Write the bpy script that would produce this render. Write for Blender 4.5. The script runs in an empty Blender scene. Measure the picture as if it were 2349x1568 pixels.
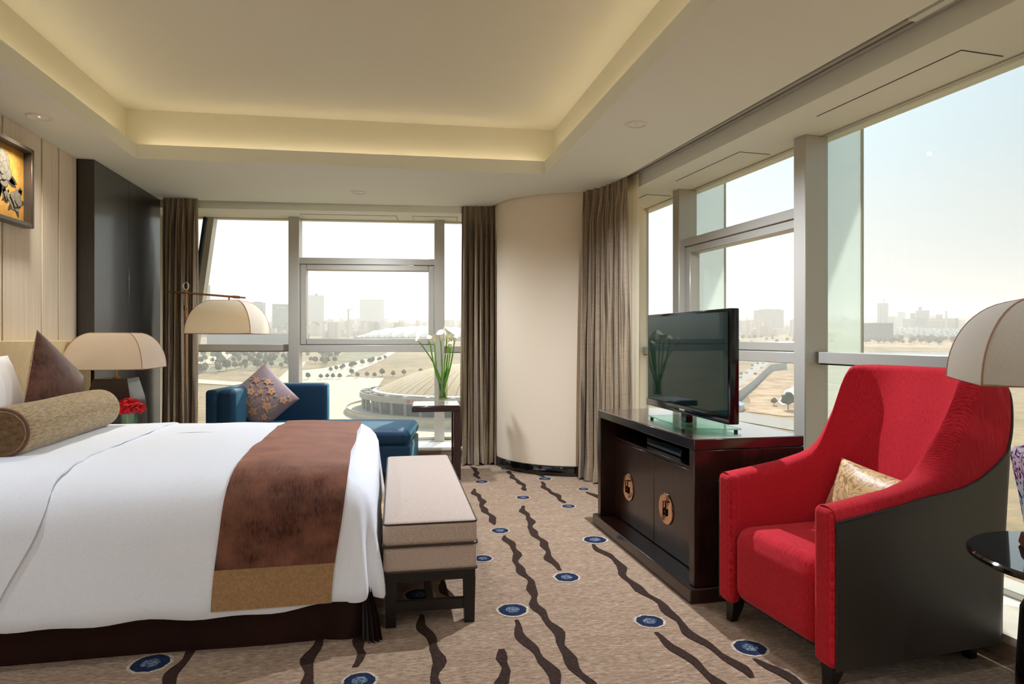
import bpy, bmesh, math, random
from mathutils import Vector, Matrix
from math import sin, cos, pi, radians, sqrt, atan2, hypot
random.seed(7)
SC = bpy.context.scene
COL = SC.collection

# ------------------------------------------------------------------ camera, sky, sun, exposure
cam = bpy.data.cameras.new('camera'); cam_o = bpy.data.objects.new('camera', cam); COL.objects.link(cam_o)
cam_o.location = (0, 0, 1.25); cam_o.rotation_euler = (radians(90), 0, radians(-10.924))
cam.sensor_width = 36; cam.lens = 1500 / 2349 * 36; cam.shift_y = -9 / 2349
cam.clip_start = 0.05; cam.clip_end = 20000
SC.camera = cam_o
SC.view_settings.view_transform = 'Standard'; SC.view_settings.look = 'None'
SC.view_settings.gamma = 1; SC.view_settings.use_curve_mapping = False
SC.view_settings.exposure = 1.74
SC.cycles.max_bounces = 9; SC.cycles.diffuse_bounces = 5; SC.cycles.glossy_bounces = 4
SC.cycles.transmission_bounces = 6; SC.cycles.transparent_max_bounces = 24; SC.cycles.volume_bounces = 1
SC.cycles.caustics_reflective = False; SC.cycles.caustics_refractive = False
SC.cycles.use_denoising = True; SC.cycles.sample_clamp_indirect = 6.0

SUN_AZ, SUN_EL = radians(22), radians(40)
SUN = Vector((sin(SUN_AZ) * cos(SUN_EL), cos(SUN_AZ) * cos(SUN_EL), sin(SUN_EL)))
SKY_LEVEL = 0.355
FILL_W = 7
SUN_LEVEL = 1.9
HAZE, HAZE_TOP = 0.00028, 170

def N(nt, typ, **kw):
    n = nt.nodes.new(typ)
    for k, v in kw.items():
        if k == 'inp':
            for i, x in v.items():
                n.inputs[i].default_value = x
        else:
            setattr(n, k, v)
    return n

def math_node(nt, op, a, b=None, c=None):
    n = nt.nodes.new('ShaderNodeMath'); n.operation = op
    for i, x in enumerate((a, b, c)):
        if x is None: continue
        if isinstance(x, (int, float)): n.inputs[i].default_value = x
        else: nt.links.new(x, n.inputs[i])
    return n.outputs[0]

def build_world():
    w = bpy.data.worlds.new('hazy_sky'); SC.world = w; w.use_nodes = True
    nt = w.node_tree; nt.nodes.clear()
    out = N(nt, 'ShaderNodeOutputWorld'); bg = N(nt, 'ShaderNodeBackground')
    tc = N(nt, 'ShaderNodeTexCoord'); sep = N(nt, 'ShaderNodeSeparateXYZ')
    nt.links.new(tc.outputs['Generated'], sep.inputs[0])
    ramp = N(nt, 'ShaderNodeValToRGB')
    el = ramp.color_ramp.elements
    el[0].position = 0.0; el[0].color = (0.95, 0.90, 0.84, 1)
    el[1].position = 1.0; el[1].color = (0.42, 0.58, 0.80, 1)
    e = el.new(0.10); e.color = (0.90, 0.91, 0.90, 1)
    e = el.new(0.24); e.color = (0.70, 0.84, 0.92, 1)
    e = el.new(0.45); e.color = (0.60, 0.78, 0.92, 1)
    nt.links.new(sep.outputs['Z'], ramp.inputs[0])
    # forward scattering in the haze: brighter towards the sun, smooth over the whole sky
    dot = N(nt, 'ShaderNodeVectorMath', operation='DOT_PRODUCT')
    nt.links.new(tc.outputs['Generated'], dot.inputs[0])
    dot.inputs[1].default_value = Vector((sin(radians(6)) * cos(radians(42)), cos(radians(6)) * cos(radians(42)), sin(radians(42))))
    d01 = math_node(nt, 'MULTIPLY_ADD', dot.outputs['Value'], 0.5, 0.5)
    glow = math_node(nt, 'POWER', d01, 9.0)
    lev = math_node(nt, 'MULTIPLY_ADD', glow, 1.3, 0.48)
    lev2 = math_node(nt, 'MULTIPLY', lev, SKY_LEVEL)
    nt.links.new(ramp.outputs[0], bg.inputs['Color']); nt.links.new(lev2, bg.inputs['Strength'])
    nt.links.new(bg.outputs[0], out.inputs['Surface'])
build_world()

sun = bpy.data.lights.new('sun', 'SUN'); sun.energy = SUN_LEVEL; sun.angle = radians(1.2); sun.color = (1.0, 0.91, 0.78)
sun_o = bpy.data.objects.new('sun', sun); COL.objects.link(sun_o)
sun_o.rotation_euler = SUN.to_track_quat('Z', 'Y').to_euler(); sun_o.location = SUN * 60

def portal(name, loc, rot, sx, sy):
    l = bpy.data.lights.new(name, 'AREA'); l.shape = 'RECTANGLE'; l.size = sx; l.size_y = sy
    l.cycles.is_portal = True
    o = bpy.data.objects.new(name, l); COL.objects.link(o); o.location = loc; o.rotation_euler = rot
portal('daylight_portal_back', (-0.35, 7.25, 1.32), (radians(-90), 0, radians(-4.9)), 3.3, 2.5)
portal('daylight_portal_side', (2.93, 1.6, 1.32), (radians(-90), 0, radians(-85.67)), 9.4, 2.6)

# ------------------------------------------------------------------ helpers
def obj(name, bm, m, parent=None, smooth=None):
    me = bpy.data.meshes.new(name); bm.normal_update(); bm.to_mesh(me); bm.free()
    if m: me.materials.append(m)
    if smooth is not None:
        me.shade_smooth(); me.set_sharp_from_angle(angle=radians(smooth))
    o = bpy.data.objects.new(name, me); COL.objects.link(o)
    if parent: o.parent = parent
    return o

def tag(o, label=None, cat=None, group=None, kind=None):
    if label: o['label'] = label
    if cat: o['category'] = cat
    if group: o['group'] = group
    if kind: o['kind'] = kind
    return o

def thing(name, label, cat, loc=(0, 0, 0), rz=0, group=None, kind=None):
    o = bpy.data.objects.new(name, None); COL.objects.link(o); o.empty_display_size = 0.1
    o.location = loc; o.rotation_euler = (0, 0, rz)
    return tag(o, label, cat, group, kind)

def struct(name, bm=None, m=None, parent=None, smooth=None, label=None):
    if bm is None:
        o = bpy.data.objects.new(name, None); COL.objects.link(o)
    else:
        o = obj(name, bm, m, parent, smooth)
    if parent is None: o['kind'] = 'structure'
    if label: o['label'] = label
    return o

def dup(o, parent=None, loc=None, rz=None):
    c = o.copy(); COL.objects.link(c)
    c.parent = parent
    if loc is not None: c.location = loc
    if rz is not None: c.rotation_euler = (0, 0, rz)
    for ch in list(o.children): dup(ch, c)
    return c

def BM(): return bmesh.new()

def box(bm, x0, x1, y0, y1, z0, z1, bev=0, seg=2, M=None):
    mm = Matrix.Translation(((x0 + x1) / 2, (y0 + y1) / 2, (z0 + z1) / 2)) @ Matrix.Diagonal((abs(x1 - x0), abs(y1 - y0), abs(z1 - z0), 1))
    if M is not None: mm = M @ mm
    r = bmesh.ops.create_cube(bm, size=1, matrix=mm)
    if bev:
        es = list({e for v in r['verts'] for e in v.link_edges})
        bmesh.ops.bevel(bm, geom=es, offset=bev, segments=seg, affect='EDGES', profile=0.5)
    return bm

def bx(name, dims, m, parent=None, bev=0.0, seg=2, smooth=40):
    return obj(name, box(BM(), *dims, bev=bev, seg=seg), m, parent, smooth if bev else None)

def loft(bm, rings, closed=True, capa=False, capb=False, uv=None):
    vs = [[bm.verts.new(p) for p in r] for r in rings]
    n = len(rings[0]); lay = bm.loops.layers.uv.verify() if uv else None
    for i in range(len(rings) - 1):
        for j in range(n if closed else n - 1):
            k = (j + 1) % n
            try: f = bm.faces.new((vs[i][j], vs[i][k], vs[i + 1][k], vs[i + 1][j]))
            except ValueError: continue
            if lay:
                kk = j + 1
                for l, q in zip(f.loops, ((i, j), (i, kk), (i + 1, kk), (i + 1, j))): l[lay].uv = uv(*q)
    if capa: bm.faces.new(list(reversed(vs[0])))
    if capb: bm.faces.new(vs[-1])
    return vs

def lathe(bm, prof, seg=32, c=(0, 0, 0), capa=True, capb=True):
    rings = [[(c[0] + r * cos(2 * pi * k / seg), c[1] + r * sin(2 * pi * k / seg), c[2] + z) for k in range(seg)] for r, z in prof]
    loft(bm, rings, True, capa, capb); return bm

def tube(bm, pts, r, seg=8, cap=True):
    pts = [Vector(p) for p in pts]; n = len(pts)
    rs = r if isinstance(r, (list, tuple)) else [r] * n
    t0 = (pts[1] - pts[0]).normalized()
    up = Vector((0, 0, 1)) if abs(t0.z) < 0.9 else Vector((1, 0, 0))
    a = t0.cross(up).normalized(); rings = []
    for i, p in enumerate(pts):
        t = (pts[min(i + 1, n - 1)] - pts[max(i - 1, 0)]).normalized()
        a = (a - t * a.dot(t)).normalized(); b = t.cross(a)
        rings.append([p + (a * cos(2 * pi * k / seg) + b * sin(2 * pi * k / seg)) * rs[i] for k in range(seg)])
    loft(bm, rings, True, cap, cap); return bm

def rbox(bm, x0, x1, y0, y1, z0, z1, r, k=3, m=8, fn=None):
    """rounded, gridded box for upholstery; fn(p) moves each point"""
    c = Vector(((x0 + x1) / 2, (y0 + y1) / 2, (z0 + z1) / 2)); h = Vector((x1 - x0, y1 - y0, z1 - z0)) / 2
    def axis(hh):
        rr = min(r, hh * 0.98); a = [hh - rr + rr * i / k for i in range(k + 1)]
        mid = [-(hh - rr) + 2 * (hh - rr) * i / m for i in range(1, m)]
        return [-x for x in reversed(a)] + mid + a
    ax = [axis(h[i]) for i in range(3)]
    rr = [min(r, h[i] * 0.98) for i in range(3)]; R = min(rr)
    cache = {}
    def vert(p):
        key = (round(p[0], 5), round(p[1], 5), round(p[2], 5))
        if key in cache: return cache[key]
        q = Vector(p); inn = Vector([max(-(h[i] - R), min(h[i] - R, q[i])) for i in range(3)]); d = q - inn
        if d.length > 1e-9:
            # spread angles evenly
            dd = Vector([math.tan(max(-1, min(1, d[i] / R)) * pi / 4) for i in range(3)])
            q = inn + dd.normalized() * R
        q = q + c
        if fn: q = Vector(fn(q))
        cache[key] = bm.verts.new(q); return cache[key]
    for a in range(3):
        b, cc = (a + 1) % 3, (a + 2) % 3
        for s in (-1, 1):
            for i in range(len(ax[b]) - 1):
                for j in range(len(ax[cc]) - 1):
                    def P(ii, jj):
                        p = [0, 0, 0]; p[a] = s * h[a]; p[b] = ax[b][ii]; p[cc] = ax[cc][jj]; return p
                    vs = [vert(P(i, j)), vert(P(i + 1, j)), vert(P(i + 1, j + 1)), vert(P(i, j + 1))]
                    if s < 0: vs.reverse()
                    if len(set(vs)) == 4:
                        try: bm.faces.new(vs)
                        except ValueError: pass
    return bm

def surf(bm, nu, nv, fn, uv=None, closed=False):
    return loft(bm, [[fn(i / nu, j / nv) for j in range(nv + 1)] for i in range(nu + 1)], closed,
                uv=(lambda i, j: uv(i / nu, j / nv)) if uv else (lambda i, j: (i / nu, j / nv)))

def pillow(bm, w, h, t, n=22, pinch=0.06, M=None, wr=0.0, seed=0, fn=None):
    rnd = random.Random(seed); ph = [rnd.uniform(0, 6) for _ in range(6)]
    def P(u, v, s):
        x = u * w / 2 * (1 - pinch * (1 - v * v)); y = v * h / 2 * (1 - pinch * (1 - u * u))
        th = max(0, (1 - u ** 4) * (1 - v ** 4)) ** 0.55 * (0.55 + 0.45 * (1 - u * u) * (1 - v * v))
        z = s * t / 2 * th
        if wr:
            e = max(abs(u), abs(v)) ** 3
            z += wr * e * th * (sin(14 * u + ph[0] + 3 * v) * sin(9 * v + ph[1]) + 0.6 * sin(23 * v + 5 * u + ph[2])) * (1 if s > 0 else 0.6)
        p = Vector((x, y, z))
        if fn: p = Vector(fn(p))
        return M @ p if M is not None else p
    grid = {}
    for s in (1, -1):
        for i in range(n + 1):
            for j in range(n + 1):
                edge = i in (0, n) or j in (0, n)
                if s < 0 and edge: grid[s, i, j] = grid[1, i, j]; continue
                a = sin((i / n - 0.5) * pi * 0.999); b = sin((j / n - 0.5) * pi * 0.999)
                u = 0.55 * a + 0.45 * (2 * i / n - 1); v = 0.55 * b + 0.45 * (2 * j / n - 1)
                grid[s, i, j] = bm.verts.new(P(u, v, s))
        for i in range(n):
            for j in range(n):
                q = [grid[s, i, j], grid[s, i + 1, j], grid[s, i + 1, j + 1], grid[s, i, j + 1]]
                if s < 0: q.reverse()
                bm.faces.new(q)
    return bm

def frame_matrix(o, ex, ey):
    ex = Vector(ex).normalized(); ey = Vector(ey); ey = (ey - ex * ey.dot(ex)).normalized(); ez = ex.cross(ey)
    m = Matrix((ex, ey, ez)).transposed().to_4x4(); m.translation = Vector(o); return m

def lerp(a, b, t): return a + (b - a) * t
def interp(x, tab):
    if x <= tab[0][0]: return tab[0][1]
    for (a, b), (c, d) in zip(tab, tab[1:]):
        if x <= c: return b + (d - b) * (x - a) / (c - a)
    return tab[-1][1]
def smoothstep(a, b, x):
    t = max(0, min(1, (x - a) / (b - a))); return t * t * (3 - 2 * t)

# ------------------------------------------------------------------ materials
def S(r, g, b):
    f = lambda c: (c / 255 / 12.92) if c <= 10 else ((c / 255 + 0.055) / 1.055) ** 2.4
    return (f(r), f(g), f(b), 1)

class Mat:
    def __init__(self, name):
        self.m = bpy.data.materials.new(name); self.m.use_nodes = True
        self.nt = self.m.node_tree; self.b = self.nt.nodes['Principled BSDF']; self.out = self.nt.nodes['Material Output']
    def coord(self, kind='Object', scale=(1, 1, 1), rot=(0, 0, 0)):
        tc = N(self.nt, 'ShaderNodeTexCoord'); mp = N(self.nt, 'ShaderNodeMapping')
        mp.inputs['Scale'].default_value = scale; mp.inputs['Rotation'].default_value = rot
        self.nt.links.new(tc.outputs[kind], mp.inputs[0]); return mp.outputs[0]
    def noise(self, co, scale=5, detail=4, rough=0.6, dist=0):
        n = N(self.nt, 'ShaderNodeTexNoise'); n.inputs['Scale'].default_value = scale; n.inputs['Detail'].default_value = detail
        n.inputs['Roughness'].default_value = rough; n.inputs['Distortion'].default_value = dist
        self.nt.links.new(co, n.inputs['Vector']); return n.outputs[0]
    def ramp(self, fac, stops):
        r = N(self.nt, 'ShaderNodeValToRGB'); el = r.color_ramp.elements
        el[0].position, el[0].color = stops[0]; el[1].position, el[1].color = stops[-1]
        for p, c in stops[1:-1]:
            e = el.new(p); e.color = c
        self.nt.links.new(fac, r.inputs[0]); return r.outputs[0]
    def mix(self, fac, a, b, mode='MIX'):
        n = N(self.nt, 'ShaderNodeMix', data_type='RGBA', blend_type=mode)
        for sock, x in ((n.inputs['Factor'], fac), (n.inputs['A'], a), (n.inputs['B'], b)):
            if isinstance(x, (int, float)): sock.default_value = x
            elif isinstance(x, tuple): sock.default_value = x
            else: self.nt.links.new(x, sock)
        return n.outputs['Result']
    def bump(self, h, strength=0.3, dist=0.01):
        n = N(self.nt, 'ShaderNodeBump'); n.inputs['Strength'].default_value = strength; n.inputs['Distance'].default_value = dist
        self.nt.links.new(h, n.inputs['Height']); self.nt.links.new(n.outputs[0], self.b.inputs['Normal']); return n
    def set(self, **kw):
        names = dict(col='Base Color', rough='Roughness', metal='Metallic', spec='Specular IOR Level', sheen='Sheen Weight', sheen_rough='Sheen Roughness',
                     sheen_tint='Sheen Tint', coat='Coat Weight', coat_rough='Coat Roughness', trans='Transmission Weight', ior='IOR', alpha='Alpha', emit='Emission Color', emit_s='Emission Strength')
        for k, v in kw.items():
            s = self.b.inputs[names[k]]
            if hasattr(v, 'links'): self.nt.links.new(v, s)
            else: s.default_value = v
        return self
    def surface(self, sh): self.nt.links.new(sh, self.out.inputs['Surface'])

def plain(name, col, rough=0.5, **kw):
    return Mat(name).set(col=col, rough=rough, **kw).m

def paint(name, col, bump=0.05):
    M = Mat(name).set(col=col, rough=0.75, spec=0.25)
    M.bump(M.noise(M.coord(), 220, 3), bump, 0.002); return M.m

def cloth(name, c1, c2, scale=(60, 60, 60), rough=0.9, bump=0.3, sheen=0.0, lo=0.35, hi=0.65, nscale=1.0, big=0.0, c3=None):
    M = Mat(name); co = M.coord(scale=scale); n = M.noise(co, nscale, 5, 0.65)
    col = M.ramp(n, [(lo, c1), (hi, c2)])
    if big:
        nb = M.noise(M.coord(), big, 3, 0.6); col = M.mix(M.ramp(nb, [(0.35, (0, 0, 0, 1)), (0.7, (1, 1, 1, 1))]), col, c3)
    M.set(col=col, rough=rough, sheen=sheen, sheen_rough=0.4, spec=0.2)
    M.bump(n, bump, 0.004); return M.m

def wood(name, c1, c2, scale=(30, 30, 1.5), rough=0.35, bump=0.08, coat=0.0, spec=0.5):
    M = Mat(name); n = M.noise(M.coord(scale=scale), 2.0, 6, 0.6, 0.4)
    M.set(col=M.ramp(n, [(0.3, c1), (0.75, c2)]), rough=rough, coat=coat, coat_rough=0.12, spec=spec)
    M.bump(n, bump, 0.003); return M.m

WALLP = paint('wall_paint', S(232, 217, 192)); CEIL = paint('ceiling_paint', S(230, 230, 214))
COVEP = paint('tray_paint', S(222, 216, 192))

def m_carpet():
    M = Mat('carpet_pile')
    n1 = M.noise(M.coord(scale=(26, 95, 60)), 1.0, 5, 0.75); n2 = M.noise(M.coord(scale=(4, 16, 1)), 1.0, 4, 0.6)
    c = M.ramp(n1, [(0.30, S(96, 76, 58)), (0.50, S(160, 134, 108)), (0.72, S(206, 184, 156))])
    c = M.mix(M.ramp(n2, [(0.35, (0, 0, 0, 1)), (0.7, (0.45, 0.45, 0.45, 1))]), c, S(120, 94, 72))
    M.set(col=c, rough=0.97, spec=0.1, sheen=0.15); M.bump(n1, 0.55, 0.006); return M.m
CARPET = m_carpet()
STREAK = cloth('carpet_dark_brown', S(38, 26, 20), S(66, 46, 36), (90, 90, 90), 0.97, 0.5)
NAVYR = cloth('carpet_navy', S(16, 24, 46), S(34, 48, 76), (110, 110, 110), 0.97, 0.5)
NAVYC = cloth('carpet_blue_fleck', S(22, 38, 64), S(132, 146, 156), (130, 130, 130), 0.97, 0.5, lo=0.42, hi=0.62)
CREAMR = cloth('carpet_cream', S(150, 134, 112), S(214, 200, 178), (120, 120, 120), 0.97, 0.5)

def m_panel():
    M = Mat('wall_fabric'); n = M.noise(M.coord(scale=(1, 160, 1.2)), 1.0, 4, 0.7)
    M.set(col=M.ramp(n, [(0.3, S(202, 186, 164)), (0.7, S(234, 220, 198))]), rough=0.75, spec=0.25, sheen=0.2); M.bump(n, 0.15, 0.003); return M.m
PANEL = m_panel()
BRASS = plain('polished_brass', S(214, 176, 128), 0.16, metal=1.0)
BRONZE = plain('rose_bronze_mirror', S(214, 166, 132), 0.07, metal=1.0)
LAMPBRASS = plain('antique_brass', S(176, 132, 92), 0.22, metal=1.0)
CHROME = plain('chrome', S(225, 225, 222), 0.1, metal=1.0)
WOODWALL = wood('black_veneer', S(16, 14, 13), S(40, 36, 33), (70, 70, 2.5), 0.34, 0.35, 0.35, 0.8)
CABWOOD = wood('mahogany', S(26, 13, 10), S(62, 32, 24), (22, 22, 3), 0.28, 0.05, 0.25)
CABTOP = wood('mahogany_top', S(24, 14, 11), S(52, 30, 24), (3, 22, 22), 0.2, 0.03, 1.0)
TABLEWOOD = wood('espresso_wood', S(34, 18, 14), S(58, 32, 25), (20, 20, 2), 0.3, 0.05, 0.2)
BENCHWOOD = wood('ebony_legs', S(12, 10, 9), S(26, 20, 18), (20, 20, 2), 0.35)
LACQ = plain('black_lacquer', S(10, 9, 9), 0.06, coat=0.6, coat_rough=0.03)
BLACK = plain('matt_black', S(14, 14, 15), 0.55)
GLOSSBLK = plain('gloss_black_plastic', S(10, 11, 13), 0.12)
SCREEN = Mat('tv_screen').set(col=S(14, 40, 44), rough=0.03, spec=0.34).m
SCREEN.node_tree.nodes['Principled BSDF'].inputs['Specular Tint'].default_value = S(190, 250, 250)
LINEN = cloth('white_linen', S(236, 240, 246), S(244, 248, 253), (180, 180, 180), 0.85, 0.05, 0.15)
PILLOWW = cloth('pillow_cotton', S(240, 240, 240), S(248, 247, 246), (120, 120, 120), 0.85, 0.08, 0.1)
VELVET = cloth('brown_velvet', S(44, 22, 15), S(104, 62, 46), (220, 14, 40), 0.6, 0.35, 1.0, big=7.0, c3=S(130, 86, 66))
CUSHV = cloth('chocolate_velvet', S(48, 26, 18), S(86, 52, 38), (60, 60, 16), 0.85, 0.3, 0.35, big=14.0, c3=S(98, 62, 46))
GOLDB = cloth('gold_satin_band', S(150, 116, 76), S(172, 138, 96), (90, 300, 90), 0.55, 0.12, 0.3)
BOLST = cloth('tan_chenille', S(126, 104, 70), S(184, 160, 118), (180, 22, 180), 0.92, 0.5, 0.3)
BOLEND = cloth('dark_tan_chenille', S(84, 62, 40), S(116, 90, 60), (30, 200, 60), 0.92, 0.4, 0.1)
SKIRT = cloth('skirt_taffeta', S(34, 15, 10), S(46, 20, 13), (6, 6, 3), 0.5, 0.05, 0.2)
STRIPEB = cloth('striped_back', S(130, 92, 60), S(178, 138, 98), (8, 8, 120), 0.8, 0.2, 0.2)
BENCHF = cloth('bench_linen', S(176, 156, 140), S(202, 184, 168), (160, 160, 160), 0.8, 0.15, 0.35)
PIPING = plain('dark_piping', S(60, 44, 34), 0.6)
HEADB = cloth('cream_leather', S(206, 184, 140), S(216, 194, 150), (25, 25, 25), 0.5, 0.05)
TEAL = cloth('teal_velvet', S(14, 38, 58), S(22, 54, 78), (120, 120, 120), 0.55, 0.12, 0.5)
TEAL.node_tree.nodes['Principled BSDF'].inputs['Sheen Tint'].default_value = S(110, 190, 210)
VELVET.node_tree.nodes['Principled BSDF'].inputs['Sheen Tint'].default_value = S(240, 170, 140)
SHADE_CACHE = {}

def m_shade(name, col, tcol, tfac=0.5):
    M = Mat(name); n = M.noise(M.coord(scale=(260, 260, 60)), 1.0, 4, 0.8)
    c1 = M.mix(M.ramp(n, [(0.3, (0, 0, 0, 1)), (0.7, (1, 1, 1, 1))]), tuple(x * 0.82 for x in col[:3]) + (1,), col)
    d = N(M.nt, 'ShaderNodeBsdfDiffuse'); t = N(M.nt, 'ShaderNodeBsdfTranslucent'); mx = N(M.nt, 'ShaderNodeMixShader')
    M.nt.links.new(c1, d.inputs['Color']); t.inputs['Color'].default_value = tcol; mx.inputs[0].default_value = tfac
    M.nt.links.new(d.outputs[0], mx.inputs[1]); M.nt.links.new(t.outputs[0], mx.inputs[2]); M.surface(mx.outputs[0]); return M.m
SHADEL = m_shade('lamp_shade_linen', S(238, 220, 196), S(240, 216, 184), 0.4)
SHADEF = m_shade('lamp_shade_cream', S(252, 242, 222), S(252, 232, 196), 0.55)
SHADER = m_shade('lamp_shade_natural', S(212, 204, 188), S(206, 194, 172), 0.3)
SEAM = plain('shade_seam', S(150, 112, 84), 0.8)

def m_curtain():
    M = Mat('striped_taffeta'); tc = N(M.nt, 'ShaderNodeTexCoord'); mp = N(M.nt, 'ShaderNodeMapping')
    M.nt.links.new(tc.outputs['UV'], mp.inputs[0]); mp.inputs['Scale'].default_value = (38, 0.35, 1)
    n = M.noise(mp.outputs[0], 1.0, 3, 0.7)
    c = M.ramp(n, [(0.28, S(58, 46, 36)), (0.42, S(136, 116, 92)), (0.50, S(168, 148, 118)), (0.58, S(76, 62, 48)), (0.66, S(150, 128, 100)), (0.78, S(190, 168, 132))])
    mp2 = N(M.nt, 'ShaderNodeMapping'); M.nt.links.new(tc.outputs['UV'], mp2.inputs[0]); mp2.inputs['Scale'].default_value = (14, 60, 1)
    n2 = M.noise(mp2.outputs[0], 1.0, 3, 0.6)
    c = M.mix(M.ramp(n2, [(0.4, (0, 0, 0, 1)), (0.8, (0.35, 0.35, 0.35, 1))]), c, S(96, 82, 64))
    M.set(col=c, rough=0.5, sheen=0.3, spec=0.35); M.bump(n2, 0.25, 0.01); return M.m
CURTAIN = m_curtain()
def m_sheer():
    M = Mat('sheer_voile'); t = N(M.nt, 'ShaderNodeBsdfTransparent'); d = N(M.nt, 'ShaderNodeBsdfTranslucent'); d2 = N(M.nt, 'ShaderNodeBsdfDiffuse')
    d.inputs[0].default_value = S(244, 232, 206); d2.inputs[0].default_value = S(238, 226, 200)
    a = N(M.nt, 'ShaderNodeMixShader'); b = N(M.nt, 'ShaderNodeMixShader'); a.inputs[0].default_value = 0.5; b.inputs[0].default_value = 0.78
    M.nt.links.new(d.outputs[0], a.inputs[1]); M.nt.links.new(d2.outputs[0], a.inputs[2])
    M.nt.links.new(t.outputs[0], b.inputs[1]); M.nt.links.new(a.outputs[0], b.inputs[2]); M.surface(b.outputs[0]); return M.m
SHEER = m_sheer()
ALU = Mat('window_aluminium').set(col=S(186, 182, 170), rough=0.38, metal=0.35, spec=0.5).m
ALUD = plain('window_gasket', S(20, 20, 20), 0.6)
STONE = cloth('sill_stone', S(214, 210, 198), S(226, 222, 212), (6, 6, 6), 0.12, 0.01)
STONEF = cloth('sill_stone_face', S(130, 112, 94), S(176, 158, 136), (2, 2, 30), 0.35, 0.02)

def m_glass(name, tint, gl=0.05, edge=0.45, body=0.0, bodycol=(1, 1, 1, 1)):
    M = Mat(name); nt = M.nt
    t = N(nt, 'ShaderNodeBsdfTransparent'); t.inputs[0].default_value = tint
    g = N(nt, 'ShaderNodeBsdfGlossy'); g.inputs['Roughness'].default_value = 0.0
    lw = N(nt, 'ShaderNodeLayerWeight'); lw.inputs['Blend'].default_value = 0.5
    f = math_node(nt, 'MULTIPLY_ADD', math_node(nt, 'POWER', lw.outputs['Facing'], 5.0), edge, gl)
    mx = N(nt, 'ShaderNodeMixShader'); nt.links.new(f, mx.inputs[0])
    src = t.outputs[0]
    if body:
        d = N(nt, 'ShaderNodeBsdfTranslucent'); d.inputs[0].default_value = bodycol
        d2 = N(nt, 'ShaderNodeBsdfDiffuse'); d2.inputs[0].default_value = bodycol
        ma = N(nt, 'ShaderNodeMixShader'); ma.inputs[0].default_value = 0.5
        nt.links.new(d.outputs[0], ma.inputs[1]); nt.links.new(d2.outputs[0], ma.inputs[2])
        mb = N(nt, 'ShaderNodeMixShader'); mb.inputs[0].default_value = body
        nt.links.new(t.outputs[0], mb.inputs[1]); nt.links.new(ma.outputs[0], mb.inputs[2]); src = mb.outputs[0]
    nt.links.new(src, mx.inputs[1]); nt.links.new(g.outputs[0], mx.inputs[2]); M.surface(mx.outputs[0]); return M.m
GLASS = m_glass('window_glass', (0.97, 0.985, 0.975, 1), 0.02, 0.3)
FIN = m_glass('fin_glass', (0.93, 0.99, 0.98, 1), 0.06, 0.2, 0.40, S(238, 248, 246))
TVGLASS = m_glass('tv_base_glass', (0.55, 0.80, 0.70, 1), 0.10, 0.5)
VASEG = m_glass('vase_glass', (0.93, 0.95, 0.92, 1), 0.06, 0.5)
WATER = m_glass('vase_water', (0.90, 0.92, 0.74, 1), 0.02, 0.2)

def m_red():
    M = Mat('red_ribbed_chenille'); tc = N(M.nt, 'ShaderNodeTexCoord')
    mp = N(M.nt, 'ShaderNodeMapping'); M.nt.links.new(tc.outputs['UV'], mp.inputs[0]); mp.inputs['Scale'].default_value = (1, 1, 1)
    wv = N(M.nt, 'ShaderNodeTexWave', wave_type='BANDS', bands_direction='X'); wv.inputs['Scale'].default_value = 44; wv.inputs['Distortion'].default_value = 0.6
    wv.inputs['Detail'].default_value = 2; M.nt.links.new(mp.outputs[0], wv.inputs['Vector'])
    mp2 = N(M.nt, 'ShaderNodeMapping'); M.nt.links.new(tc.outputs['UV'], mp2.inputs[0]); mp2.inputs['Scale'].default_value = (420, 50, 1)
    n = M.noise(mp2.outputs[0], 1.0, 4, 0.7)
    c = M.ramp(n, [(0.28, S(150, 18, 30)), (0.5, S(196, 36, 48)), (0.75, S(220, 62, 70))])
    c = M.mix(M.ramp(wv.outputs[1] if len(wv.outputs) > 1 else wv.outputs[0], [(0.0, (0.35, 0.35, 0.35, 1)), (0.5, (0, 0, 0, 1))]), c, S(112, 8, 18))
    M.set(col=c, rough=0.9, sheen=0.5, sheen_rough=0.4, sheen_tint=S(240, 130, 130), spec=0.15)
    M.bump(math_node(M.nt, 'ADD', wv.outputs[1], n), 0.3, 0.002); return M.m
RED = m_red()
LEATHER = Mat('brown_leather')
LEATHER.set(col=S(46, 38, 32), rough=0.42, spec=0.55); LEATHER.bump(LEATHER.noise(LEATHER.coord(), 160, 4), 0.1, 0.002); LEATHER = LEATHER.m

def m_brocade(name, base, dark, light, scale, rough=0.45):
    M = Mat(name); co = M.coord()
    w = N(M.nt, 'ShaderNodeTexNoise'); w.inputs['Scale'].default_value = scale; w.inputs['Detail'].default_value = 1.5; w.inputs['Distortion'].default_value = 2.2
    M.nt.links.new(co, w.inputs['Vector'])
    v = N(M.nt, 'ShaderNodeTexVoronoi'); v.feature = 'SMOOTH_F1'; v.inputs['Scale'].default_value = scale * 0.8; M.nt.links.new(co, v.inputs['Vector'])
    c = M.ramp(w.outputs[0], [(0.0, base), (0.455, base), (0.475, dark), (0.515, dark), (0.535, base), (0.62, base), (0.64, light), (1.0, light)])
    M.set(col=c, rough=rough, sheen=0.3, spec=0.5); M.bump(M.noise(M.coord(scale=(300, 300, 300)), 1, 2), 0.1, 0.002); return M.m
GOLDC = m_brocade('gold_brocade', S(206, 172, 112), S(150, 112, 60), S(220, 190, 134), 16)
GREYFAB = cloth('mauve_satin', S(126, 108, 108), S(146, 128, 126), (150, 150, 150), 0.5, 0.1, 0.3)
COPPERP = plain('copper_print', S(184, 140, 106), 0.5)
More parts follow.
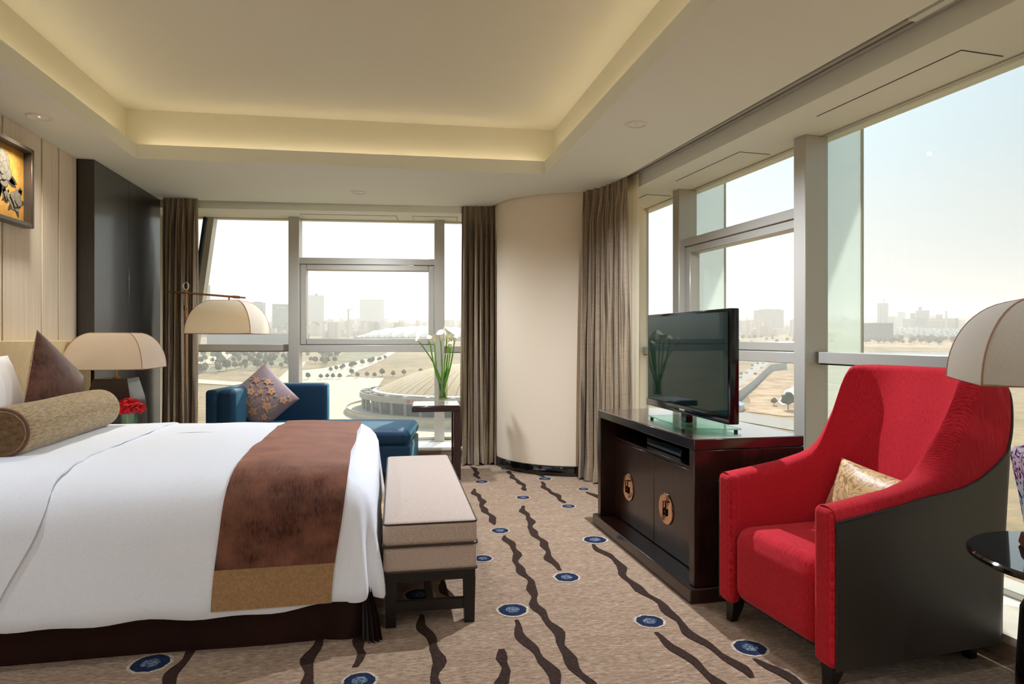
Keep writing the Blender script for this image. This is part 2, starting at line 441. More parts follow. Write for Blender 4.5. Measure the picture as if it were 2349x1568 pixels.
def m_china():
    M = Mat('blue_white_china'); n = M.noise(M.coord(), 34, 3, 0.55, 1.6); n2 = M.noise(M.coord(), 9, 2, 0.5, 0.5)
    k = math_node(M.nt, 'ADD', n, math_node(M.nt, 'MULTIPLY', n2, 0.35))
    M.set(col=M.ramp(k, [(0.0, S(226, 230, 236)), (0.66, S(226, 230, 236)), (0.69, S(40, 52, 130)), (1.0, S(26, 34, 96))]), rough=0.1, coat=0.4); return M.m
CHINA = m_china()
LEAFG = plain('leaf_green', S(52, 92, 34), 0.5); STEMG = plain('stem_green', S(108, 160, 52), 0.45)
def m_lily():
    M = Mat('lily_petal'); tc = N(M.nt, 'ShaderNodeTexCoord'); sp = N(M.nt, 'ShaderNodeSeparateXYZ'); M.nt.links.new(tc.outputs['Object'], sp.inputs[0])
    M.set(col=M.ramp(math_node(M.nt, 'MULTIPLY', sp.outputs['Z'], 9.0), [(0.0, S(140, 172, 66)), (0.16, S(236, 226, 140)), (0.36, S(252, 248, 226))]), rough=0.5); return M.m
LILY = m_lily(); SPADIX = plain('lily_spadix', S(236, 190, 60), 0.6)
ROSE = cloth('rose_petal', S(170, 6, 16), S(214, 20, 34), (40, 40, 40), 0.6, 0.05, 0.3)
GOLDLEAF = cloth('gold_leaf_ground', S(158, 112, 46), S(196, 150, 76), (3, 12, 12), 0.4, 0.05, big=5.0, c3=S(172, 128, 60))
FRAMEM = plain('bronze_frame', S(92, 82, 72), 0.35, metal=0.5)
PETALG = cloth('painted_petal', S(100, 95, 82), S(126, 118, 102), (40, 40, 40), 0.7, 0.02)
PETALD = plain('painted_petal_shadow', S(70, 64, 55), 0.7); LEAFD = plain('painted_leaf', S(48, 42, 38), 0.7)
def m_emit(name, col, s):
    M = Mat(name).set(col=(0, 0, 0, 1), emit=col, emit_s=s); return M.m
WARMLAMP = m_emit('lit_halogen', (1.0, 0.74, 0.42, 1), 9.0)
COVELED = m_emit('cove_light_strip', (1.0, 0.84, 0.64, 1), 3.6)

# ------------------------------------------------------------------ room shell
floor = struct('floor', box(BM(), -2.5, 3.3, -3.2, 7.4, -0.12, 0), CARPET)
def floor_motifs():
    rnd = random.Random(3)
    med = [(0.16, 3.211, 0.081), (0.572, 2.95, 0.076), (1.142, 2.717, 0.069), (1.443, 2.407, 0.074), (0.928, 3.299, 0.073), (1.272, 3.879, 0.081),
           (0.728, 4.18, 0.065), (0.541, 3.67, 0.06), (1.056, 5.014, 0.061), (1.332, 4.69, 0.058), (0.818, 5.629, 0.064), (1.607, 5.199, 0.05),
           (1.387, 5.644, 0.066), (1.125, 6.148, 0.058), (-0.887, 2.728, 0.08), (-0.094, 2.444, 0.067)]
    for (x, y, r) in med:
        w = [1 + rnd.uniform(-0.05, 0.05) for _ in range(28)]
        def ring(bm, r0, z, sc=1.0):
            return [bm.verts.new((x + r0 * w[k] * cos(2 * pi * k / 28), y + sc * r0 * w[(k + 3) % 28] * sin(2 * pi * k / 28), z)) for k in range(28)]
        for nm, rr, z, m in (('medallion_rim', r * 1.0, 0.0022, CREAMR), ('medallion_disc', r * 0.84, 0.0030, NAVYR), ('medallion_centre', r * 0.42, 0.0036, NAVYC)):
            bm = BM(); top = ring(bm, rr, z); bot = ring(bm, rr, 0.0)
            bm.faces.new(top)
            for k in range(28): bm.faces.new((bot[k], bot[(k + 1) % 28], top[(k + 1) % 28], top[k]))
            obj(nm, bm, m, floor)
    strk = [[(0.824, 6.314), (0.82, 6.062), (0.821, 5.754)], [(1.111, 6.047), (1.136, 5.693), (1.126, 5.239)], [(1.331, 5.53), (1.308, 5.173), (1.341, 4.793)],
            [(0.72, 5.38), (0.711, 4.915), (0.716, 4.6), (0.708, 4.325)], [(1.004, 4.766), (0.953, 4.309), (0.93, 3.841), (0.921, 3.405)],
            [(0.75, 4.071), (0.727, 3.568), (0.711, 3.213), (0.695, 2.827), (0.712, 2.533), (0.72, 2.2)],
            [(1.238, 3.798), (1.261, 3.494), (1.236, 3.298), (1.247, 3.092), (1.257, 2.813), (1.281, 2.54), (1.314, 2.195)], [(1.127, 2.611), (1.159, 2.447), (1.169, 2.1)],
            [(1.428, 2.323), (1.443, 2.202), (1.465, 2.0)], [(0.569, 2.842), (0.575, 2.598), (0.593, 2.415), (0.619, 2.2)], [(0.438, 2.586), (0.439, 2.445), (0.414, 2.2)],
            [(0.16, 2.976), (0.179, 2.753), (0.189, 2.527), (0.189, 2.2)], [(0.287, 3.385), (0.299, 3.263), (0.315, 3.138)], [(-0.274, 2.95), (-0.28, 2.617), (-0.279, 2.3)],
            [(-0.137, 2.85), (-0.102, 2.654), (-0.114, 2.551)], [(-0.77, 2.85), (-0.758, 2.45)], [(1.617, 5.098), (1.624, 4.876)], [(1.343, 5.941), (1.392, 5.699)],
            [(-0.95, 2.56), (-0.93, 2.3)], [(1.95, 1.85), (2.02, 1.6)]]
    for L in strk:
        pts = []
        for (a, b), (c, d) in zip(L, L[1:]):
            n = max(2, int(hypot(c - a, d - b) / 0.035))
            for i in range(n): pts.append((lerp(a, c, i / n), lerp(b, d, i / n)))
        pts.append(L[-1])
        bm = BM(); prev = None; n = len(pts); ph = rnd.uniform(0, 6)
        for i, (x, y) in enumerate(pts):
            e = min(1, min(i, n - 1 - i) / 3 + 0.45)
            x += 0.014 * sin(i * 0.42 + ph) + 0.007 * sin(i * 1.1 + ph * 2)
            hw = (0.021 + 0.006 * sin(i * 0.9 + ph) + rnd.uniform(-0.002, 0.002)) * e
            cur = [bm.verts.new((x - hw, y, 0.0)), bm.verts.new((x - hw, y, 0.003)), bm.verts.new((x + hw, y, 0.003)), bm.verts.new((x + hw, y, 0.0))]
            if prev:
                for k in range(3): bm.faces.new((prev[k], prev[k + 1], cur[k + 1], cur[k]))
            prev = cur
        obj('carpet_streak', bm, STREAK, floor)
floor_motifs()

# left wall: paint core, fabric panels with brass strips, black veneer leaves
wl = struct('wall_left', box(BM(), -2.45, -2.235, -3.2, 7.4, 0, 3.1), WALLP)
edges = [-2.2, -1.6, -1.0, -0.4, 0.2, 0.8, 1.4, 2.0, 2.6, 3.2, 3.75, 4.344, 4.79, 5.016, 5.288]
for a, b in zip(edges, edges[1:]):
    bx('fabric_panel', (-2.236, -2.213, a + 0.008, b - 0.008, 0.0, 2.56), PANEL, wl, 0.003, 1)
    bx('brass_strip', (-2.236, -2.224, b - 0.0075, b + 0.0075, 0.0, 2.56), BRASS, wl)
for a, b in ((5.292, 5.952), (5.958, 6.72)):
    bx('veneer_leaf', (-2.24, -2.10, a, b, 0.0, 2.56), WOODWALL, wl, 0.003, 1)
struct('wall_rear', box(BM(), -2.5, 3.3, -3.3, -3.1, 0, 3.1), WALLP)

# rounded corner wall and its dark skirting
CC, CR = (1.85, 6.45), 0.78
bm = BM(); A0, A1 = radians(88), radians(330)
pr = [(CC[0] + CR * cos(lerp(A0, A1, i / 72)), CC[1] + CR * sin(lerp(A0, A1, i / 72))) for i in range(73)]
loft(bm, [[(x, y, z) for x, y in pr] for z in (0, 2.75)], True, True, True)
wc = struct('wall_corner', bm, WALLP, smooth=30)
bm = BM(); R2 = CR + 0.012
loft(bm, [[(CC[0] + r * cos(lerp(A0, A1, i / 72)), CC[1] + r * sin(lerp(A0, A1, i / 72)), z) for i in range(73)] for r, z in ((CR - 0.02, 0), (R2, 0), (R2, 0.085), (R2 - 0.004, 0.092), (CR - 0.02, 0.092))], False)
struct('baseboard_corner', bm, LACQ, smooth=30)

# ceiling: soffit with the tray opening
def ceiling():
    bm = BM()
    arc = []
    for i in range(15):
        a = radians(lerp(188, 263, i / 14)); arc.append((CC[0] + (CR + 0.015) * cos(a), CC[1] + (CR + 0.015) * sin(a)))
    outer = [(-2.3, 6.715), (0.86, 6.50), (1.02, 6.42)] + arc + [(1.80, 5.67), (1.906, 5.145), (2.016, 3.459), (2.107, 2.176), (2.46, -3.15), (-2.3, -3.15)]
    inner = [(-1.786, 5.20), (1.248, 5.09), (1.262, -1.2), (-1.80, -1.2)]
    def loop(P, z): 
        vs = [bm.verts.new((x, y, z)) for x, y in P]; return vs, [bm.edges.new((vs[i], vs[(i + 1) % len(vs)])) for i in range(len(vs))]
    o0, oe = loop(outer, 2.56); i0, ie = loop(inner, 2.56)
    r = bmesh.ops.triangle_fill(bm, use_beauty=True, use_dissolve=False, edges=oe + ie)
    # slot edge and tray lip
    for P, vs, z in ((outer, o0, 2.60), (inner, i0, 2.664)):
        up = [bm.verts.new((x, y, z)) for x, y in P]
        for k in range(len(P)):
            kk = (k + 1) % len(P); bm.faces.new((vs[k], vs[kk], up[kk], up[k]))
        if P is inner: iup = up
    big = [(-1.786 - 0.115, 5.20 + 0.125), (1.248 + 0.105, 5.09 + 0.125), (1.262 + 0.105, -1.32), (-1.80 - 0.115, -1.32)]
    b0 = [bm.verts.new((x, y, 2.640)) for x, y in big]
    for k in range(4):
        kk = (k + 1) % 4; bm.faces.new((iup[k], iup[kk], b0[kk], b0[k]))
    c = struct('ceiling', bm, CEIL)
    bm = BM()
    lo = [bm.verts.new((x, y, 2.640)) for x, y in big]; hi = [bm.verts.new((x, y, 2.955)) for x, y in big]
    for k in range(4):
        kk = (k + 1) % 4; bm.faces.new((lo[k], lo[kk], hi[kk], hi[k]))
    bm.faces.new(hi)
    obj('tray', bm, COVEP, c)
    # concealed warm light strip lying on the ledge
    bm = BM(); q = 0.05
    inn = [(-1.786 - q, 5.20 + q), (1.248 + q, 5.09 + q), (1.262 + q, -1.2 - q), (-1.80 - q, -1.2 - q)]
    for k in range(4):
        (xa, ya), (xb, yb) = inn[k], inn[(k + 1) % 4]
        tube(bm, [(lerp(xa, xb, .02), lerp(ya, yb, .02), 2.656), (lerp(xa, xb, .98), lerp(ya, yb, .98), 2.656)], 0.006, 6)
    obj('cove_strip', bm, COVELED, c)
    return c
ceil = ceiling()
struct('roof_slab', box(BM(), -2.6, 3.4, -3.4, 7.8, 3.06, 3.2), CEIL)

# frames of the two window walls: local x along the wall, y outwards
W1 = thing('window_1', None, None, (-0.2, 7.09, 0), radians(-4.9), kind='structure')
W2 = thing('window_2', None, None, (2.59, 4.445, 0), radians(-85.67), kind='structure')
DB = 0.17
def beam(name, W, x0, x1, depth, pocket):
    b = struct(name, box(BM(), x0, x1, -depth, 0.12, 2.494, 3.06), CEIL); b.location = W.location; b.rotation_euler = W.rotation_euler
    # lid of the curtain pocket
    bx('pocket_lid', (x0, x1, -depth - pocket, -depth, 2.66, 2.70), CEIL, b)
    return b
beam1 = beam('ceiling_beam', W1, -2.3, 2.4, 0.50, 0.2)
beam2 = beam('ceiling_beam', W2, -1.75, 7.9, 0.49, 0.22)
for W, bmn, x0, x1, dep in ((W1, beam1, -1.7, 1.1, 0.50), (W2, beam2, -0.9, 7.6, 0.49)):
    for k, y in enumerate((-dep - 0.025, -dep - 0.07)):
        bx('curtain_track', (x0, x1, y - 0.012, y + 0.012, 2.594, 2.622), ALU, bmn, 0.002, 1)
bx('track_bracket', (2.02, 2.20, -0.585, -0.545, 2.585, 2.60), CEIL, beam2)
for W, bmn, spans in ((W1, beam1, ((-0.62, 0.33), (0.50, 0.95))), (W2, beam2, ((-1.3, -0.92), (-0.42, 0.42), (1.15, 2.02)))):
    for a, b in spans:
        t = bx('access_panel', (a, b, -0.30, -0.07, 2.4905, 2.4945), CEIL, bmn)
        bx('access_gap', (a - 0.004, b + 0.004, -0.304, -0.066, 2.492, 2.4945), ALUD, bmn)

def window(W, x0, x1, mull, zb, zt, sashes, rails, sill=True):
    part = lambda n, d, m=ALU, bev=0.004: bx(n, d, m, W, bev, 1)
    for a in mull: part('mullion', (a, a + 0.105, -0.14, 0.03, zb, zt))
    spans = [x0] + [v for a in mull for v in (a, a + 0.105)] + [x1]
    for i in range(0, len(spans), 2):
        a, b = spans[i], spans[i + 1]
        if b - a < 0.05: continue
        part('head_frame', (a, b, -0.02, 0.03, zt - 0.008, zt), ALU, 0); part('bottom_frame', (a, b, -0.02, 0.03, zb, zb + 0.03), ALU)
        s = sashes.get(i // 2)
        if s:
            s0, s1 = s
            part('transom', (a - 0.012, b + 0.012, -0.09, 0.03, s1, s1 + 0.065))
            part('rail', (a - 0.012, b + 0.012, -0.09, 0.03, s0 - 0.078, s0 - 0.004))
            part('gasket', (a, b, -0.05, 0.0, s0 - 0.004, s0 + 0.003), ALUD, 0)
            f = 0.062
            sa = BM()
            for d in ((a, a + f, -0.075, 0.02, s0, s1), (b - f, b, -0.075, 0.02, s0, s1), (a + f, b - f, -0.075, 0.02, s0, s0 + f), (a + f, b - f, -0.075, 0.02, s1 - f, s1)):
                box(sa, *d, bev=0.006, seg=1)
            so = obj('sash', sa, ALU, W, 40)
            bx('sash_pane', (a + f - 0.005, b - f + 0.005, -0.012, -0.006, s0 + f - 0.005, s1 - f + 0.005), GLASS, so)
            bx('gasket', (a - 0.006, b + 0.006, -0.04, 0.0, s1, s1 + 0.008), ALUD, so)
            panes = ((zb + 0.03, s0 - 0.078), (s1 + 0.065, zt - 0.008))
        elif rails.get(i // 2):
            r0, r1 = rails[i // 2]
            part('rail', (a - 0.012, b + 0.012, -0.06, 0.03, r0, r1)); part('gasket', (a, b, -0.03, 0.0, r0 - 0.008, r0), ALUD, 0)
            panes = ((zb + 0.03, r0), (r1, zt - 0.008))
        else: panes = ((zb + 0.03, zt - 0.008),)
        for p, q in panes: bx('pane', (a + 0.002, b - 0.002, -0.003, 0.003, p, q), GLASS, W)
window(W1, -1.80, 1.6, [-0.772, 0.715], 0.165, 2.494, {1: (1.182, 2.018)}, {0: (1.117, 1.186), 2: (1.10, 1.165)})
window(W2, -1.57, 7.8, [-0.765, 0.749, 2.263, 3.777, 5.291, 6.805], 0.10, 2.494, {1: (1.165, 2.012), 4: (1.165, 2.012)}, {0: (1.095, 1.165), 2: (1.095, 1.165), 3: (1.095, 1.165), 5: (1.095, 1.165), 6: (1.095, 1.165)})
bx('jamb', (-1.80, -1.56, -0.05, 0.05, 0.165, 2.494), ALU, W1, 0.004, 1).location = (-0.25, 0, 0)
bm = BM(); loft(bm, [[(-1.60, -0.03, 2.494), (-1.54, -0.03, 2.494), (-1.54, 0.08, 2.494), (-1.60, 0.08, 2.494)], [(-1.80, -0.03, 1.0), (-1.74, -0.03, 1.0), (-1.74, 0.08, 1.0), (-1.80, 0.08, 1.0)]], True, True, True)
obj('raked_mullion', bm, ALU, W1)
bm = BM(); loft(bm, [[(-1.64, -0.045, 2.494), (-1.615, -0.045, 2.494), (-1.615, 0.02, 2.494), (-1.64, 0.02, 2.494)], [(-1.84, -0.045, 1.0), (-1.815, -0.045, 1.0), (-1.815, 0.02, 1.0), (-1.84, 0.02, 1.0)]], True, True, True)
obj('raked_gasket', bm, ALUD, W1)
bx('jamb', (-1.66, -1.57, -0.12, 0.05, 0.10, 2.494), ALU, W2, 0.004, 1)
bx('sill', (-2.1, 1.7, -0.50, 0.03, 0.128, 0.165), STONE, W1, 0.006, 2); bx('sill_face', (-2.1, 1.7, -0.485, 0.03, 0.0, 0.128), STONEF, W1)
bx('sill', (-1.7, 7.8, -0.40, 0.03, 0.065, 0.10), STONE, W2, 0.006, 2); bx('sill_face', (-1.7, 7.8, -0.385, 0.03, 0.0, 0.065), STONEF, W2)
for a in (-0.715, 0.80, 2.315, 3.83, 5.345):
    bx('glass_fin', (a - 0.008, a + 0.008, 0.035, 0.33, -0.6, 3.4), FIN, W2)
    bx('fin_edge', (a - 0.010, a + 0.010, 0.33, 0.338, -0.6, 3.4), plain('fin_edge', S(206, 196, 170), 0.4) if a < -0.7 else bpy.data.materials['fin_edge'], W2)
# spandrel of the tower below the glass, seen from a step to the side
bx('spandrel', (-2.1, 2.0, 0.03, 0.2, -0.8, 0.165), ALU, W1); bx('spandrel', (-1.75, 7.9, 0.03, 0.2, -0.8, 0.10), ALU, W2)

# ------------------------------------------------------------------ ceiling downlights
def downlight(loc, label, lit, watt=0, col=(0.91, 0.98, 1.13), spread=158, soft=0.07):
    t = thing('downlight', label, 'ceiling light', loc)
    obj('trim_ring', lathe(BM(), [(0.070, 0.0), (0.068, -0.006), (0.058, -0.007), (0.052, 0.0), (0.050, 0.03)], 36, capa=False, capb=False), plain('white_ring_%d' % len(bpy.data.materials), S(226, 222, 210), 0.4), t, 50)
    obj('reflector', lathe(BM(), [(0.050, 0.0), (0.044, 0.018), (0.030, 0.034)], 36, capa=False, capb=False), CHROME if not lit else plain('warm_reflector', S(210, 190, 150), 0.4), t, 50)
    obj('bulb', lathe(BM(), [(0.001, -0.0), (0.016, 0.002), (0.020, 0.012), (0.022, 0.034)], 20, capb=False), WARMLAMP if lit else plain('dark_bulb_%d' % len(bpy.data.materials), S(24, 22, 20), 0.3), t, 50)
    if watt:
        l = bpy.data.lights.new('halogen', 'SPOT'); l.energy = watt; l.color = col; l.spot_size = radians(spread); l.spot_blend = 1.0; l.shadow_soft_size = soft
        o = bpy.data.objects.new('halogen', l); COL.objects.link(o); o.parent = t; o.location = (0, 0, -0.012)
    return t
def fill_downlights():
    # unseen downlights added behind the camera to fill the room with light
    src = downlight((1.55, 1.95, 2.5595), 'lit white ceiling downlight over the near end of the room, outside the photo', False)
    src['group'] = 'lit downlights behind the camera'
    src.children[2].data.materials[0] = m_emit('lit_led', (1.0, 0.97, 0.93, 1), 1.0)
    spots = [(1.55, 1.95), (1.60, 0.15), (1.65, -1.7), (-2.03, 2.3), (-2.03, 0.6), (-2.03, -1.1), (-0.9, -2.1), (0.5, -2.1)]
    for k, (x, y) in enumerate(spots):
        t = src if k == 0 else dup(src, None, (x, y, 2.5595))
        l = bpy.data.lights.new('led', 'SPOT'); l.energy = FILL_W; l.color = (0.86, 0.97, 1.18); l.spot_size = radians(160); l.spot_blend = 1.0; l.shadow_soft_size = 0.02
        o = bpy.data.objects.new('led', l); COL.objects.link(o); o.parent = t; o.location = (0, 0, -0.014)
downlight((-2.017, 4.337, 2.5595), 'lit warm ceiling downlight over the headboard, beside the framed flower painting', True, 22, (1.0, 0.94, 0.84), 130)
downlight((-0.239, 6.038, 2.5595), 'small dark-mirrored ceiling downlight near the back window', False, 88)  # bulb is dark; the beam is added to brighten the far half of the room
downlight((1.509, 3.793, 2.5595), 'chrome ceiling downlight in front of the television', False, 88, soft=0.012)  # unlit fixture too; its beam is added light for floor, bench and corner wall

fill_downlights()

# ------------------------------------------------------------------ curtains
def curtain(name, label, path, zt, zb, m, pleats, amp, full=2.2, flare=0.0, seed=0, pud=0.0, cat='curtain'):
    rnd = random.Random(seed); ph = [rnd.uniform(-0.5, 0.5) for _ in range(pleats + 2)]; am = [rnd.uniform(0.55, 1.25) for _ in range(pleats + 2)]
    seg = [hypot(b[0] - a[0], b[1] - a[1]) for a, b in zip(path, path[1:])]; tot = sum(seg)
    def at(u):
        d = u * tot
        for (a, b), s in zip(zip(path, path[1:]), seg):
            if d <= s + 1e-9: break
            d -= s
        t = min(1, d / s); tx, ty = (b[0] - a[0]) / s, (b[1] - a[1]) / s
        return lerp(a[0], b[0], t), lerp(a[1], b[1], t), tx, ty
    def fn(u, v):
        x, y, tx, ty = at(u); z = lerp(zt, zb, v); k = u * pleats; i = int(min(k, pleats - 1e-6))
        a = amp * lerp(am[i], am[i + 1], k - i) * (0.35 + 0.65 * smoothstep(0.0, 0.14, v)) * (1 + 0.35 * v)
        w = sin(2 * pi * k + ph[i] * lerp(0.2, 1.2, v)); w = math.copysign(abs(w) ** 0.8, w)
        w += 0.28 * sin(4 * pi * k * 1.03 + 3 * ph[i] + 1.4 * v) + 0.5 * (1 - smoothstep(0.01, 0.09, v)) * sin(6 * pi * k)
        s = 0.35 * amp * sin(4 * pi * k + 1.0 + 2.5 * v) * (0.3 + v)
        if pud:
            e = smoothstep(0.93, 1.0, v); a += pud * e * (0.5 + 0.5 * sin(5 * k)); z += 0.012 * e * sin(9 * k)
        fl = flare * v * (u - 0.5)
        return (x - ty * a * w + tx * (s + fl), y + tx * a * w + ty * (s + fl), z)
    bm = BM(); surf(bm, pleats * 14, 40, fn, uv=lambda u, v: (u * tot * full, v * (zt - zb)))
    o = obj(name, bm, m, None, 60); tag(o, label, cat); return o
curtain('curtain', 'striped taupe curtain drawn aside at the left end of the back window', [(-2.05, 6.62), (-1.74, 6.60)], 2.565, 0.012, CURTAIN, 6, 0.046, 2.4, seed=1)
curtain('curtain', 'striped taupe curtain bunched against the round corner wall, beside the white lilies', [(0.735, 6.47), (1.10, 6.43)], 2.565, 0.012, CURTAIN, 7, 0.050, 2.4, seed=2, pud=0.05)
curtain('curtain', 'striped taupe curtain hanging behind the television cabinet', [(1.735, 5.63), (1.86, 5.40), (1.93, 5.06)], 2.585, 0.012, CURTAIN, 7, 0.052, 2.2, flare=0.10, seed=3, pud=0.02)
curtain('sheer_curtain', 'thin cream sheer curtain hanging behind the taupe one by the television', [(1.975, 5.40), (2.02, 5.03)], 2.585, 0.02, SHEER, 6, 0.026, 2.0, seed=4, cat='curtain')

# ------------------------------------------------------------------ picture on the left wall
pic = thing('wall_picture', 'flower painting of grey roses on gold leaf in a deep bronze frame', 'picture', (-2.213, 4.05, 2.185))
Y0, Y1, Z0, Z1, FD = -0.56, 0.52, -0.255, 0.235, 0.062
bm = BM()
for d in ((0, FD, Y0, Y0 + 0.028, Z0, Z1), (0, FD, Y1 - 0.028, Y1, Z0, Z1), (0, FD, Y0 + 0.028, Y1 - 0.028, Z1 - 0.028, Z1), (0, FD, Y0 + 0.028, Y1 - 0.028, Z0, Z0 + 0.028)): box(bm, *d, bev=0.004, seg=1)
obj('frame', bm, FRAMEM, pic, 40)
bx('canvas', (0.001, 0.014, Y0 + 0.028, Y1 - 0.028, Z0 + 0.028, Z1 - 0.028), GOLDLEAF, pic)
def painted():
    flowers = [(0.24, 0.055, 0.105), (0.40, -0.105, 0.062), (0.30, -0.10, 0.032), (-0.12, -0.06, 0.10), (-0.35, 0.08, 0.09)]
    rnd = random.Random(5)
    pb, sb, lb = BM(), BM(), BM()
    def blob(bm, cy, cz, a, b, rot, x, pts=14, tip=0.0):
        vs = []
        for k in range(pts):
            t = 2 * pi * k / pts; r = 1 + 0.06 * sin(3 * t)
            u, v = a * r * cos(t), b * r * sin(t) * (1 - tip * max(0, cos(t)) ** 2)
            yy = cy + u * cos(rot) - v * sin(rot); zz = cz + u * sin(rot) + v * cos(rot)
            yy = max(Y0 + 0.03, min(Y1 - 0.03, yy)); zz = max(Z0 + 0.03, min(Z1 - 0.03, zz))
            vs.append(bm.verts.new((x, yy, zz)))
        try: bm.faces.new(vs)
        except ValueError: pass
    for fi, (cy, cz, r) in enumerate(flowers):
        for k in range(6):
            a = rnd.uniform(0, 6.3); blob(lb, cy + r * 1.25 * cos(a), cz + r * 1.2 * sin(a), r * 0.55, r * 0.24, a, 0.0146, 14, 0.8)
        x = 0.0150
        for ringr, cnt, sz in ((0.66, 7, 0.46), (0.36, 5, 0.36), (0.12, 3, 0.24)):
            for k in range(cnt):
                a = 2 * pi * k / cnt + ringr * 5 + rnd.uniform(-.2, .2); py, pz = cy + r * ringr * cos(a), cz + r * ringr * sin(a)
                blob(sb, py, pz, r * sz, r * sz * 0.94, a, x); blob(pb, py, pz, r * sz * 0.90, r * sz * 0.84, a, x + 0.0003); x += 0.0007
    for nm, b_, m_ in (('painted_leaves', lb, LEAFD), ('painted_outlines', sb, PETALD), ('painted_petals', pb, PETALG)): obj(nm, b_, m_, pic)['kind'] = 'stuff'
painted()

# ------------------------------------------------------------------ bed
BX0, BX1, BY0, BY1 = -2.09, -0.045, 2.765, 4.745
bed = thing('bed', 'king-size bed made up with white linen and a dark pleated skirt', 'bed', (0, 0, 0))
bx('mattress', (BX0, BX1 - 0.09, BY0 + 0.09, BY1 - 0.09, 0.27, 0.655), LINEN, bed, 0.05, 3)
bx('base', (BX0, BX1 - 0.11, BY0 + 0.11, BY1 - 0.11, 0.02, 0.265), BLACK, bed)
def rr_perim(off, n=240, rc0=0.11):
    x0, x1, y0, y1 = BX0 - off, BX1 + off, BY0 - off, BY1 + off
    rc = max(0.006, min(rc0 + off, (x1 - x0) / 2 - 0.001, (y1 - y0) / 2 - 0.001))
    cs = [((x1 - rc, y1 - rc), 0), ((x0 + rc, y1 - rc), 90), ((x0 + rc, y0 + rc), 180), ((x1 - rc, y0 + rc), 270)]
    out = []
    per = n // 4
    for q, ((cx, cy), a0) in enumerate(cs):
        m = 24
        for k in range(m):
            a = radians(a0 + 90 * k / (m - 1)); out.append((cx + rc * cos(a), cy + rc * sin(a), cos(a), sin(a)))
        nx, a1 = cs[(q + 1) % 4][0], radians(a0 + 90)
        p0 = (cx + rc * cos(a1), cy + rc * sin(a1)); p1 = (nx[0] + rc * cos(a1), nx[1] + rc * sin(a1))
        for k in range(1, per - m + 1):
            t = k / (per - m + 1); out.append((lerp(p0[0], p1[0], t), lerp(p0[1], p1[1], t), cos(a1), sin(a1)))
    return out
ZTOP = 0.70
PROF = [(-0.75, ZTOP + 0.012), (-0.5, ZTOP + 0.010), (-0.34, ZTOP + 0.006), (-0.24, ZTOP), (-0.17, ZTOP - 0.010), (-0.11, ZTOP - 0.028), (-0.06, ZTOP - 0.058), (-0.025, ZTOP - 0.098), (-0.005, ZTOP - 0.15),
        (0.0, 0.47), (0.004, 0.40), (0.008, 0.33), (0.012, 0.27), (0.016, 0.215), (0.018, 0.175), (0.012, 0.160)]
def duvet():
    rings = []
    for off, z in PROF:
        P = rr_perim(off); r = []
        drop = smoothstep(0.62, 0.2, z)
        for i, (x, y, nx, ny) in enumerate(P):
            # cloth gathers in a hanging fold at the two foot corners
            cw = 0.0
            if nx > 0.02 and abs(ny) > 0.02:
                cw = (abs(nx * ny) * 2) ** 0.7
            near = 1.0 if ny < 0 else 0.5
            f = cw * drop * (0.006 + 0.026 * near * sin(9 * atan2(ny, nx) - 0.9) + 0.012 * near * (smoothstep(0.45, 0.2, z)))
            wv = 0.006 * drop * (sin(4.1 * x + 0.5) + 0.6 * sin(9.3 * x + 2 * z)) + 0.004 * drop * sin(7 * y)
            zz = z + (0.012 * sin(3.1 * x + 1.0) + 0.007 * sin(8 * x + y) + 0.006 * sin(19 * x)) * smoothstep(0.26, 0.17, z) + 0.02 * cw * sin(5 * atan2(ny, nx)) * smoothstep(0.3, 0.17, z)
            zz += 0.0035 * sin(5 * x + 3 * y) * smoothstep(0.66, 0.7, z) + 0.002 * sin(17 * x - 6 * y) * smoothstep(0.6, 0.7, z)
            if x > BX1 - 0.5: zz -= 0.02 * smoothstep(BX1 - 0.5, BX1, x) * smoothstep(0.3, 0.7, z)
            r.append((x + nx * (f + wv), y + ny * (f + wv), zz))
        rings.append(r)
    bm = BM(); loft(bm, list(reversed(rings)), True, False, True)
    return obj('duvet', bm, LINEN, bed, 70)
duvet()
